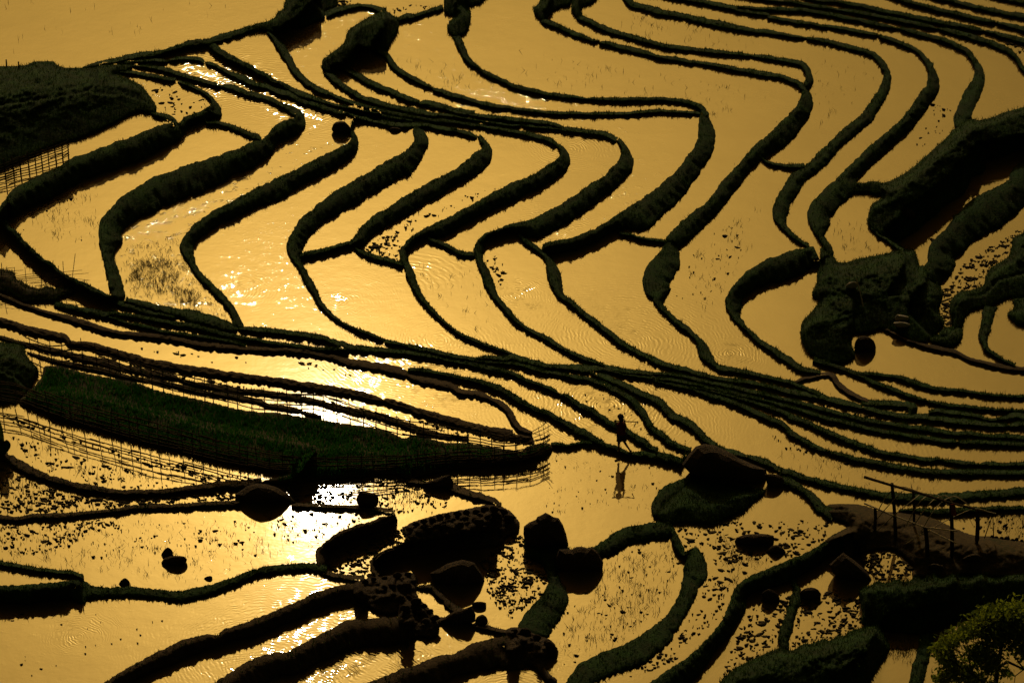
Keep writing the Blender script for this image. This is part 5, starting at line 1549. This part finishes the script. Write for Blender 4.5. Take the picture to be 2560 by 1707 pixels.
# loose stones on the stone heaps
rs_ = random.Random(4)
for hid, lab_, spots in [('M15', 'loose block on the long dark stone heap', 'D1 1470,110 1540,85 1620,70 1690,45 1760,35 1850,15 1930,5 2020,-5 2100,-30 2190,-30 2270,0 2330,50 1580,150 1720,130 1880,110 2050,90 2200,90'),
                         ('M16', 'loose block on the tall stack of stones', 'D1 1330,790 1400,780 1470,820 1540,860 1590,910 1640,970 1660,1040 1370,880 1480,930 1560,1000'),
                         ('M17', 'loose block on the rubble heap by the round pool', 'D1 1000,640 1080,615 1180,600 1300,580 1400,570 1250,680 1380,680 1450,640'),
                         ('M18', 'loose block on the jagged rubble near the bottom edge', 'D2 20,1090 120,1100 230,1150 330,1190 390,1250')]:
    for k, (x, y) in enumerate(path(spots)):
        r0 = rs_.uniform(28, 52) * TS
        n_ = rs_.randint(6, 8)
        poly = np.array([(x + r0 * rs_.uniform(.8, 1.2) * math.cos(a), y + r0 * .72 * rs_.uniform(.75, 1.2) * math.sin(a)) for a in np.linspace(0, 6.283, n_ + 1)[:-1]])
        o = build_rock('X', lab_, poly, 90 + k * 1.7 + len(hid) + ord(hid[-1]), M_ROCK, mound_z(hid, x, y + r0 * .5) - .02)
        o.name = 'stone_block'
        o['group'] = 'loose blocks on the stone heaps'

# pale pole lying tilted on the grassy spit
b = at_z(*tp('B3', 875, 1250), mound_z('M9', *tp('B3', 875, 1250)))
t = at_z(*tp('B3', 810, 985), mound_z('M9', *tp('B3', 810, 985)) + .35)
o = MB().tube([b, (b + t) / 2 + np.array([.01, 0, .01]), t], .022, .016, 7).build('bamboo_pole', M_PALE)
tag(o, 'pale bamboo pole leaning on the grassy spit by the stones', 'pole')

# ------------------------------------------------------------------ the boy with a hoe
bz = None
for (Cc, zc) in bund_crest['T61']:
    i = int(np.hypot(Cc[:, 0] - 1560, Cc[:, 1] - 1128).argmin())
    if np.hypot(*(Cc[i] - np.array([1560, 1128]))) < 25:
        bz = float(zc[i])
LF = tp('P', 286, 770)
RF = tp('P', 462, 788)
pL = at_z(*LF, bz)
pR = at_z(*RF, bz)
BY = float((pL[1] + pR[1]) / 2)


def bp(u, v, dy=0.0):
    return Vector(at_y(*tp('P', u, v), BY + dy))


unit = (bp(300, 300) - bp(301, 300)).length         # one unit of the close-up, in metres


def skin(name, chains, mat, parent, sub=2):
    verts, edges, rad = [], [], []
    index = {}
    for ch in chains:
        prev = None
        for (p, r) in ch:
            key = tuple(round(c, 4) for c in p)
            if key not in index:
                index[key] = len(verts)
                verts.append(p)
                rad.append(r)
            k = index[key]
            if prev is not None and prev != k:
                edges.append((prev, k))
            prev = k
    me = bpy.data.meshes.new(name)
    me.from_pydata([tuple(v) for v in verts], edges, [])
    me.materials.append(mat)
    o = bpy.data.objects.new(name, me)
    COL.objects.link(o)
    sk = o.modifiers.new('skin', 'SKIN')
    sk.use_smooth_shade = True
    for k, r in enumerate(rad):
        rr = r if isinstance(r, tuple) else (r, r)
        me.skin_vertices[0].data[k].radius = rr
        me.skin_vertices[0].data[k].use_root = (k == 0)
    sb = o.modifiers.new('smooth', 'SUBSURF')
    sb.levels = sb.render_levels = sub
    if parent:
        o.parent = parent
        o.matrix_parent_inverse = Matrix.Translation(parent.location).inverted()
    return o


boy = empty('person', ((pL + pR) / 2).tolist())
tag(boy, 'barefoot boy in red shirt and shorts walking the bund with a hoe', 'person')
pel = bp(322, 560)
waist = bp(320, 490)
chest = bp(322, 400, .0)
neckb = bp(320, 338, .0)
neck = bp(318, 314, -.005)
skull0 = bp(315, 292, -.012)
skull1 = bp(312, 262, -.006)
skull2 = bp(311, 238, .012)
lsh, rsh = bp(285, 352), bp(360, 352)
lel, lha = bp(256, 428, -.06), bp(236, 338, -.13)
rel, rha = bp(394, 408, -.10), bp(372, 336, -.14)
lhip, rhip = bp(297, 575), bp(347, 572)
lkn, lan, lhe, lto = bp(282, 660, -.03), bp(287, 748, .0), bp(290, 764, .015), bp(268, 772, -.07)
rkn, ran, rhe, rto = bp(376, 645, .0), bp(448, 752, .03), bp(464, 780, .05), bp(474, 758, -.06)
R_ = lambda k: k * unit * 1.13
body = skin('body', [
    [(pel, (R_(46), R_(36))), (waist, (R_(43), R_(32))), (chest, (R_(50), R_(34))), (neckb, (R_(34), R_(24))), (neck, R_(17)), (skull0, (R_(29), R_(31))), (skull1, (R_(38), R_(42))), (skull2, (R_(34), R_(38)))],
    [(chest, R_(48)), (lsh, R_(20)), (lel, R_(14)), (lha, R_(10.5))],
    [(chest, R_(48)), (rsh, R_(20)), (rel, R_(14)), (rha, R_(10.5))],
    [(pel, R_(46)), (lhip, R_(29)), (lkn, R_(19)), (lan, R_(11.5)), (lhe, R_(12)), (lto, R_(10))],
    [(pel, R_(46)), (rhip, R_(29)), (rkn, R_(19)), (ran, R_(12)), (rhe, R_(12)), (rto, R_(10))],
], M_SKIN, boy)
# face: nose, brow and ears, looking along the bund to the left and away from the sun
face = MB()
hd = skull1
fw = Vector((-0.55, -0.83, 0)).normalized()
sd_ = Vector((fw.y, -fw.x, 0))
def blob(center, rx, ry, rz, mb, n=7, ax=(Vector((1, 0, 0)), Vector((0, 1, 0)), Vector((0, 0, 1)))):
    b0 = len(mb.v)
    for i in range(n + 1):
        th = math.pi * i / n
        for k in range(n * 2):
            ph = math.pi * k / n
            mb.v.append(center + ax[0] * (rx * math.sin(th) * math.cos(ph)) + ax[1] * (ry * math.sin(th) * math.sin(ph)) + ax[2] * (rz * math.cos(th)))
    m = n * 2
    for i in range(n):
        for k in range(m):
            mb.f.append((b0 + i * m + k, b0 + (i + 1) * m + k, b0 + (i + 1) * m + (k + 1) % m, b0 + i * m + (k + 1) % m))
ax_ = (sd_, fw, Vector((0, 0, 1)))
blob(hd + fw * R_(38) + Vector((0, 0, -R_(6))), R_(6), R_(9), R_(10), face, 6, ax_)
blob(hd + sd_ * R_(37) + Vector((0, 0, -R_(4))), R_(4), R_(7), R_(11), face, 6, ax_)
blob(hd - sd_ * R_(37) + Vector((0, 0, -R_(4))), R_(4), R_(7), R_(11), face, 6, ax_)
face.build('face', M_SKIN, boy, True)
eye = MB()
for s_ in (-1, 1):
    blob(hd + fw * R_(34) + sd_ * R_(14) * s_ + Vector((0, 0, R_(2))), R_(5), R_(4), R_(3), eye, 5, ax_)
blob(hd + fw * R_(33) + Vector((0, 0, -R_(22))), R_(10), R_(3), R_(2.2), eye, 5, ax_)
eye.build('eyes', M_HAIR, boy, True)
hair = MB()
nh = 16
cen = bp(311, 254, .008)
for i in range(9):
    th = math.pi * 0.62 * i / 8
    for k in range(nh):
        ph = 2 * math.pi * k / nh
        dirv = Vector((math.sin(th) * math.cos(ph), math.sin(th) * math.sin(ph), math.cos(th)))
        front_ = max(0, dirv.dot(fw))
        lump = 1 + 0.06 * math.sin(5 * ph + i) + 0.05 * math.cos(3 * ph - 2 * i)
        drop = Vector((0, 0, R_(16))) * front_ * (i / 8)
        hair.v.append(cen + Vector((dirv.x * R_(44), dirv.y * R_(47), dirv.z * R_(42))) * lump + drop)
for i in range(8):
    for k in range(nh):
        hair.f.append((i * nh + k, (i + 1) * nh + k, (i + 1) * nh + (k + 1) % nh, i * nh + (k + 1) % nh))
hair.build('hair', M_HAIR, boy, True)


def shell(name, rings, mat, seed=0):
    m = MB()
    n = 18
    for (c, rx, ry) in rings:
        for k in range(n):
            a = 2 * math.pi * k / n
            w_ = 1 + 0.04 * math.sin(4 * a + seed + c.z * 20)
            m.v.append(c + Vector((math.cos(a) * rx * w_, math.sin(a) * ry * w_, 0)))
    for i in range(len(rings) - 1):
        for k in range(n):
            m.f.append((i * n + k, i * n + (k + 1) % n, (i + 1) * n + (k + 1) % n, (i + 1) * n + k))
    o = m.build(name, mat, boy, True)
    s = o.modifiers.new('thickness', 'SOLIDIFY'); s.thickness = 0.006
    return o


shell('shirt', [(bp(322, 512), R_(59), R_(45)), (bp(321, 490), R_(58), R_(44)), (bp(321, 450), R_(57), R_(43)), (bp(322, 405), R_(60), R_(43)), (bp(322, 370), R_(58), R_(40)), (bp(321, 350), R_(50), R_(34)), (bp(320, 334), R_(30), R_(24)), (bp(319, 326), R_(22), R_(20))], M_SHIRT)
skin('sleeves', [[(lsh, R_(26)), (lsh.lerp(lel, .35), R_(25)), (lsh.lerp(lel, .62), R_(24))]], M_SHIRT, boy, 1)
skin('sleeves', [[(rsh, R_(26)), (rsh.lerp(rel, .35), R_(25)), (rsh.lerp(rel, .62), R_(24))]], M_SHIRT, boy, 1)
shell('shorts', [(bp(321, 492), R_(54), R_(40)), (bp(322, 520), R_(58), R_(44)), (bp(322, 548), R_(62), R_(47)), (bp(322, 566), R_(63), R_(47))], M_SHORTS)
for hip, kn, w0 in ((lhip, lkn, -8), (rhip, rkn, 6)):
    shell('shorts', [(hip + Vector((0, 0, R_(16))), R_(34), R_(40)), (hip.lerp(kn, .1), R_(35), R_(38)), (hip.lerp(kn, .3), R_(35), R_(37)), (hip.lerp(kn, .46), R_(36), R_(36))], M_SHORTS, w0)


def hand(at, along, grip, mir):
    """a small fist round the hoe handle: palm, four bent fingers of unequal length and a thumb"""
    m = MB()
    up_ = grip.normalized()
    al = along.normalized()
    pal = at
    blob(pal, R_(11), R_(9), R_(12), m, 6)
    for k in range(4):
        o_ = al * R_(8.5 - k * 5.5)
        L = R_((13, 15, 14, 11)[k])
        p0 = pal + o_ + up_ * R_(6)
        side = up_.cross(al).normalized() * mir
        m.tube([p0, p0 + up_ * L * .6 + side * L * .25, p0 + up_ * L * .85 + side * L * .8, p0 + up_ * L * .35 + side * L * 1.1], R_(3.2), R_(2.5), 6)
    side = up_.cross(al).normalized() * mir
    m.tube([pal + al * R_(8), pal + al * R_(13) + side * R_(8), pal + al * R_(10) + side * R_(14) + up_ * R_(8)], R_(3.6), R_(2.8), 6)
    return m


h0, h1 = bp(205, 310, -.12), bp(552, 328, -.16)
al = (h1 - h0)
hz = lambda u: h0.lerp(h1, (u - 205) / 347)
hand(hz(236) + Vector((0, 0, -R_(9))), al, Vector((0, 0, 1)), 1).build('hand', M_SKIN, boy, True)
hand(hz(372) + Vector((0, 0, -R_(9))), al, Vector((0, 0, 1)), 1).build('hand', M_SKIN, boy, True)
hoe = empty('hoe', h0)
tag(hoe, 'long handled hoe carried level across the boy\'s shoulders', 'hoe')
MB().tube([h0, h0.lerp(h1, .5) + Vector((0, 0, -.006)), h1], R_(8), R_(7), 8).build('handle', M_BARK, hoe)
bl = MB()
t0 = h1 + Vector((0, 0, .004))
tipv = bp(514, 396, -.17)
for dx_, (p, w_) in enumerate([(t0, R_(5)), (t0.lerp(tipv, .35), R_(8)), (t0.lerp(tipv, .75), R_(16)), (tipv, R_(19))]):
    for sgn in (-1, 1):
        bl.v.append(p + Vector((0.0, sgn * w_, 0)) + Vector((R_(2.5), 0, 0)))
    for sgn in (1, -1):
        bl.v.append(p + Vector((0.0, sgn * w_, 0)) - Vector((R_(2.5), 0, 0)))
for i in range(3):
    for k in range(4):
        bl.f.append((i * 4 + k, i * 4 + (k + 1) % 4, (i + 1) * 4 + (k + 1) % 4, (i + 1) * 4 + k))
bl.f += [(3, 2, 1, 0), (12, 13, 14, 15)]
bl.build('blade', M_ROCK, hoe)

# ------------------------------------------------------------------ clods, weeds and stubble standing in the water
def scatter(poly, n, seed):
    r = np.random.default_rng(seed)
    lo, hi = poly.min(0), poly.max(0)
    out_ = np.zeros((0, 2))
    while len(out_) < n:
        q = r.uniform(lo, hi, (n * 3, 2))
        q = q[inside(poly, q[:, 0], q[:, 1])]
        out_ = np.vstack([out_, q])
    return out_[:n]


CLODS = [  # area, how many, size px
    ('D1 700,420 850,340 1000,270 1200,180 1350,140 1420,290 1150,330 1080,420 1060,500 1100,580 980,600 760,570 660,480', 360, 4.2),
    ('D1 1900,420 2300,300 2350,200 D2 100,200 120,380 260,430 320,620 260,760 100,880 0,900 D1 2150,700 2100,560 2000,450', 420, 3.6),
    ('D1 2100,640 2350,560 D2 60,600 0,1000 D1 2200,850 2120,740', 90, 2.6),
    ('D2 1480,100 2000,30 2350,100 D3 300,60 650,100 500,260 200,400 0,460 D2 2200,520 2000,660 1900,560 1820,420 1600,330 1540,180', 420, 4.6),
    ('D2 1830,560 1990,700 1930,880 1880,980 1700,1150 1500,1350 1350,1420 1000,1540 1200,1400 1500,1200 1640,960 1720,720', 170, 3.4),
    ('D2 860,470 1100,330 1440,280 1570,420 1540,650 1440,870 1200,1080 800,1270 600,1390 440,1400 360,1180 540,800 800,650', 110, 2.6),
    ('D3 840,460 950,380 1140,350 1250,420 1340,560 1140,620 1000,620 900,540', 170, 4.2),
    ('D3 480,750 620,690 700,760 840,800 860,1040 700,1130 330,1180 220,1240 260,960 320,840', 260, 4.2),
    ('D2 2220,830 2350,780 D3 100,740 210,730 160,960 90,1200 D2 2350,1270 2150,1360 1900,1560 2100,1060', 260, 4.0),
    ('C0 0,1130 300,1280 700,1380 1050,1430 1300,1430 1050,1520 700,1550 300,1568 0,1568', 420, 4.0),
    ('C0 1100,1440 1500,1420 1950,1370 2140,1390 2140,1440 1800,1480 1350,1510 1050,1540', 160, 4.0),
    ('C0 100,850 400,930 900,1100 1500,1240 1950,1290 1700,1330 1200,1340 1000,1330 700,1260 300,1130', 160, 2.8),
    ('C0 0,640 400,760 900,930 1500,1100 2200,1220 2350,1260 1900,1290 1200,1080 600,890 100,740', 150, 3.4),
    ('D0 0,100 500,70 1000,50 1100,90 800,200 600,330 0,420', 300, 2.8),
    ('D0 900,80 2350,60 2350,400 1800,350 900,420 500,380', 130, 2.2),
    ('C1 250,1340 700,1290 1150,1250 1350,1270 1520,1340 1400,1460 1120,1500 1100,1420 930,1400 900,1490 400,1480', 260, 3.2),
    ('C1 1120,1480 1560,1380 1780,1440 1740,1560 1300,1560', 90, 2.4),
    ('D1 60,0 1100,0 1000,80 700,200 560,300 200,250', 110, 2.4),
    ('B3 1600,1110 1720,960 1850,800 2050,690 2330,520 2240,700 2060,870 1980,1050 1760,1100 1680,1190 1650,1290 1690,1420 1620,1430 1580,1300', 330, 3.8),
    ('B3 1500,420 1900,240 2200,60 1900,420 1620,640 1480,700', 26, 3.0),
    ('B1 1000,720 1150,600 1300,560 1320,700 1330,840 1150,790', 110, 3.0),
    ('B1 1200,540 1500,420 1700,330 2250,60 2340,90 1900,330 1500,500 1300,620', 36, 2.6),
    ('B1 2100,760 2280,800 2300,1000 2250,1090 2150,900', 40, 3.0),
    ('A0 1300,800 1500,760 1900,910 1850,1000 1640,1110 1450,1020 1440,930', 46, 3.0),
    ('A1 720,0 900,10 860,40 760,60 660,110 640,60', 60, 3.6),
    ('A1 1200,60 1600,40 1700,30 1500,90 1300,140', 22, 2.6),
    ('A3 1500,900 1700,1000 1650,1200 1400,1350 1300,1300 1500,1100', 26, 2.6),
    ('A3 1980,330 2350,420 2350,500 2250,460', 16, 3.2),
    ('C3 0,830 500,1010 900,1130 700,1150 200,1000', 30, 2.0),
    ('C3 300,520 800,640 1200,720 1000,700 500,590', 30, 3.0),
    ('C0 1150,20 1320,60 2350,150 2300,240 1500,120', 16, 3.8),
    ('C1 200,160 500,200 800,270 1000,330 400,230', 12, 3.6),
    ('C1 500,510 900,590 1300,690 1900,790 2250,880 1800,840 1200,670 700,570', 60, 4.0),
    ('C0 850,100 1300,220 1700,320 2350,420 2300,450 1600,330 1000,170', 50, 3.6),
    ('B0 300,150 900,200 860,500 700,700 300,600 200,560', 18, 2.0),
    ('C2 400,900 900,1010 1200,1100 1500,1300 1200,1560 300,1560 350,1100', 40, 1.8),
    ('C2 750,380 1350,780 1700,960 1300,900 1000,700 600,530', 40, 1.8),
    ('B2 1500,740 2000,500 2200,700 1900,1100 1600,1300 1500,1200', 40, 2.0),
    ('C2 1000,130 2300,300 2350,700 1900,600 1300,430', 26, 2.0),
    ('D0 100,900 1200,850 1800,950 1300,1250 300,1500 60,1500', 26, 2.4),
    ('F1 1250,760 1640,720 2352,690 2352,1050 1900,960 1500,900', 60, 2.6),
]
cv, cf = [], []
rg = np.random.default_rng(21)
for k, (s_, n, size) in enumerate(CLODS):
    P = scatter(path(s_), int(n * 1.5), 100 + k)
    keep = lab[cell(P[:, 0], P[:, 1])] >= 0
    # they gather in drifts
    dr = fbm(P[:, 0] * 0.03, P[:, 1] * 0.06, k)
    keep &= rg.uniform(-1.0, 0.7, len(P)) < dr
    for (x, y) in P[keep]:
        z = float(level_at(x, y))
        sz = min(6.5, size * 0.52 * rg.lognormal(0, 0.6))
        m = int(rg.integers(6, 10))
        el = rg.uniform(1.1, 2.4)
        tilt = rg.normal(0, 0.2)
        ph = rg.uniform(0, 6.28)
        th = np.linspace(0, 2 * math.pi, m, endpoint=False)
        rad = sz * (1 + 0.4 * np.sin(2 * th + ph) * rg.uniform(0, 1) + rg.normal(0, 0.22, m))
        ex, ey = rad * np.cos(th) * el, rad * np.sin(th) * 0.55
        qx, qy = x + ex * math.cos(tilt) - ey * math.sin(tilt), y + ex * math.sin(tilt) + ey * math.cos(tilt)
        b0 = len(cv)
        cv.extend(at_z(qx, qy, np.full(m, z - .012)))
        hgt = rg.uniform(0.012, 0.05)
        cv.extend(at_z(x + (qx - x) * .6, y + (qy - y) * .6, z + hgt * rg.uniform(.6, 1.1, m)))
        cv.append(at_z(np.array([x]), np.array([y]), z + hgt * 1.15)[0])
        for i in range(m):
            cf.append((b0 + i, b0 + (i + 1) % m, b0 + m + (i + 1) % m, b0 + m + i))
            cf.append((b0 + m + i, b0 + m + (i + 1) % m, b0 + 2 * m))
cl = mesh_obj('mud_clods', cv, cf, M_CLOD)
tag(cl, 'wet mud clods and rotting straw scattered in the flooded fields', 'mud clods', kind='stuff')

STUB = [('B0 1250,820 1550,830 1650,960 1600,1080 1500,1130 1300,1060 1180,1000', 1500, 1.0),
        ('B0 1100,900 1700,780 1900,1100 2100,1390 1900,1330 1500,1200 1200,1170', 900, 0.9),
        ('B0 1150,700 1650,600 1700,900 1150,900', 600, 0.8),
        ('B0 1550,1050 1850,1130 1800,1250 1600,1200', 500, 1.0),
        ('B0 300,120 900,150 900,700 300,600', 350, 1.1), ('D0 0,100 2350,60 2350,480 1800,640 300,480 0,420', 1000, 1.0),
        ('D2 860,470 1440,280 1570,420 1440,870 1000,1200 500,1400 400,1180 800,650', 1200, 1.2),
        ('C0 0,1150 1050,1430 1050,1540 0,1568', 500, 1.3), ('C0 100,880 1600,1280 1000,1330 300,1130', 260, 1.5),
        ('D2 1830,200 2350,330 D3 0,440 D2 2000,660', 300, 1.2), ('C2 200,900 900,1010 1500,1300 1200,1560 300,1560', 260, .7),
        ('C1 1100,1300 1500,1330 1700,1440 1300,1560 1120,1500', 350, 1.0), ('D1 0,0 800,0 500,350 0,450', 300, 1.2),
        ('D3 1100,1160 1370,1150 1310,1400 1100,1330', 420, 1.0), ('A0 0,0 2300,20 1900,340 1200,480 0,560', 60, 1.3),
        ('A2 0,450 2000,800 2350,900 1900,1100 0,700', 220, 1.2), ('A2 1000,100 2350,350 2200,480 900,280', 120, 1.3),
        ('B2 1600,800 2300,300 2200,800 1700,1400', 260, 1.0), ('A3 300,500 900,560 1000,800 300,1300', 120, 1.2),
        ('C3 0,880 600,1060 1200,1180 1600,1260 1500,1390 700,1300 100,1080', 160, 1.1), ('F1 1750,720 2352,700 2352,1040 1900,960', 260, 1.0),
        ('D3 1500,1200 1900,1050 2000,1500 1480,1560', 200, 1.0), ('B1 1500,800 1950,820 2200,1300 2000,1500 1500,1000', 130, 1.0),
        ('A1 1100,520 1700,560 2100,700 2350,900 1600,800', 130, 1.1), ('B3 500,400 900,500 1180,700 700,780', 130, 1.0)]
BV = []
for k, (s_, n, hs) in enumerate(STUB):
    n = int(n * 0.7)
    P = scatter(path(s_), n, 300 + k)
    c0 = scatter(path(s_), max(6, n // 14), 400 + k)
    # half of it in tufts
    half = len(P) // 2
    P[:half] = c0[rg.integers(0, len(c0), half)] + rg.normal(0, 3.2, (half, 2)) * np.array([1.6, 1.0])
    P = P[lab[cell(P[:, 0], P[:, 1])] >= 0]
    base = at_z(P[:, 0], P[:, 1], level_at(P[:, 0], P[:, 1]) - .01)
    BV.append(blades(base, rg.uniform(0.05, 0.17, len(P)) * hs, rg.uniform(0.006, 0.012, len(P)), 0.5))
BV = np.vstack(BV)
sb_ = mesh_obj('rice_stubble', BV, np.arange(len(BV)).reshape(-1, 3), M_CLOD)
tag(sb_, 'thin rice stubble and weeds poking out of the water', 'stubble', kind='stuff')


# ------------------------------------------------------------------ leafy tree at the lower right, weed at the left edge
def leaf_faces(centers, size, seed):
    r = np.random.default_rng(seed)
    n = len(centers)
    d = r.normal(0, 1, (n, 3)); d[:, 2] -= 0.5
    d /= np.linalg.norm(d, axis=1)[:, None]
    s = np.cross(d, r.normal(0, 1, (n, 3)))
    s /= np.linalg.norm(s, axis=1)[:, None] + 1e-6
    L = size * r.uniform(.6, 1.3, n)[:, None]
    v = np.stack([centers, centers + d * L * .5 + s * L * .22, centers + d * L, centers + d * L * .5 - s * L * .22], 1)
    return v.reshape(-1, 3), np.arange(4 * n).reshape(-1, 4)


tx, ty = 2475, 1850
tz = GROUND_Z + 1.0
tb = Vector(at_z(tx, ty, float(level_at(tx, ty))))
tree = empty('leafy_tree', tb)
tag(tree, 'leafy tree with bare forked limbs in the lower right corner', 'tree')
tp3 = lambda u, v, dy=0.0: Vector(at_y(*tp('D3', u, v), tb.y + dy))
limbs = [[tb - Vector((0, 0, .3)), tp3(2090, 1900), tp3(2080, 1640, .0), tp3(2110, 1430, .1), tp3(2140, 1250, .1)],
         [tp3(2110, 1430, .1), tp3(2200, 1370, .2), tp3(2350, 1440, .3), tp3(2500, 1400, .3)],
         [tp3(2140, 1250, .1), tp3(2060, 1120), tp3(1950, 1020, -.1), tp3(1880, 950, -.1)],
         [tp3(2140, 1250, .1), tp3(2200, 1100, .1), tp3(2300, 950, .2)],
         [tp3(2080, 1640), tp3(1900, 1500, -.2), tp3(1740, 1400, -.3), tp3(1600, 1300, -.3), tp3(1520, 1240, -.3)],
         [tp3(1740, 1400, -.3), tp3(1700, 1280, -.3), tp3(1690, 1160, -.3)],
         [tp3(1900, 1500, -.2), tp3(1850, 1380, -.1), tp3(1900, 1250, 0)],
         [tp3(2350, 1440, .3), tp3(2250, 1300, .3), tp3(2240, 1200, .3)],
         [tp3(2350, 1440, .3), tp3(2270, 1500, .2), tp3(2260, 1568, .2)],
         [tp3(2140, 1250, .1), tp3(2000, 1220, -.2), tp3(1860, 1180, -.3)]]
tr = MB()
rads = [(.085, .05), (.045, .02), (.035, .012), (.03, .01), (.04, .010), (.016, .008), (.018, .008), (.02, .008), (.016, .008), (.028, .01)]
for L_, (a_, b_) in zip(limbs, rads):
    tr.tube(L_, a_, b_, 7)
tr.build('trunk', M_BARK, tree, True)
rt = np.random.default_rng(5)
cen_ = []
for (u, v, su, sv_, n) in [(2080, 960, 150, 90, 620), (2230, 930, 140, 80, 560), (1960, 1050, 130, 70, 460), (2130, 1120, 150, 110, 560), (2320, 1040, 130, 130, 560), (1800, 1110, 90, 50, 190), (1680, 1160, 80, 60, 170),
                           (1600, 1240, 90, 60, 170), (1930, 1290, 110, 70, 360), (1720, 1440, 120, 90, 300), (1850, 1500, 120, 90, 320), (1640, 1330, 80, 70, 150), (2040, 1380, 90, 110, 320), (1600, 1520, 70, 40, 110), (2380, 1250, 120, 120, 330), (2190, 1470, 40, 40, 40), (1960, 1620, 140, 90, 300), (2480, 900, 150, 150, 500)]:
    n = int(n * 1.8)
    q = np.stack([rt.normal(u, su * .58, n), rt.normal(v, sv_ * .58, n), rt.normal(0, .28, n)], 1)
    for (a_, b_, c_) in q:
        cen_.append(at_y(*tp('D3', a_, b_), tb.y + c_))
V_, F_ = leaf_faces(np.array(cen_), 0.15, 9)
mesh_obj('crown', V_, F_, M_LEAF, tree)

# broad-leaved weed on the bank at the left edge
wx, wy = tp('C0', 0, 1060)
wb = Vector(at_z(wx, wy, float(level_at(wx, wy)) + .05))
weed = empty('broad_leaved_plant', wb)
tag(weed, 'broad green leaf plant leaning in at the left edge below the seedbed', 'plant')
for k, (u, v, wd, dy) in enumerate([(-20, 690, 60, .0), (60, 900, 45, -.05), (-130, 760, 60, .05), (-60, 860, 55, -.1)]):
    m = MB()
    tipp = Vector(at_y(*tp('C0', u, v), wb.y + dy))
    n = 8
    for i in range(n + 1):
        f = i / n
        p = wb.lerp(tipp, f) + Vector((math.sin(f * 3.1) * .06 * (1 if k % 2 else -1), 0, math.sin(f * 3.1) * .05))
        wdt = wd * .0034 * math.sin(math.pi * min(1, .12 + f * .88)) ** .8 + .004
        m.v += [p + Vector((-wdt, .03 * wdt, .1 * wdt)), p + Vector((0, 0, -.12 * wdt)), p + Vector((wdt, -.03 * wdt, .1 * wdt))]
    for i in range(n):
        for j in range(2):
            m.f.append((i * 3 + j, i * 3 + j + 1, (i + 1) * 3 + j + 1, (i + 1) * 3 + j))
    o = m.build('leaf', M_RICE if k % 2 else M_LEAF, weed, True)
    s_ = o.modifiers.new('thickness', 'SOLIDIFY'); s_.thickness = .004
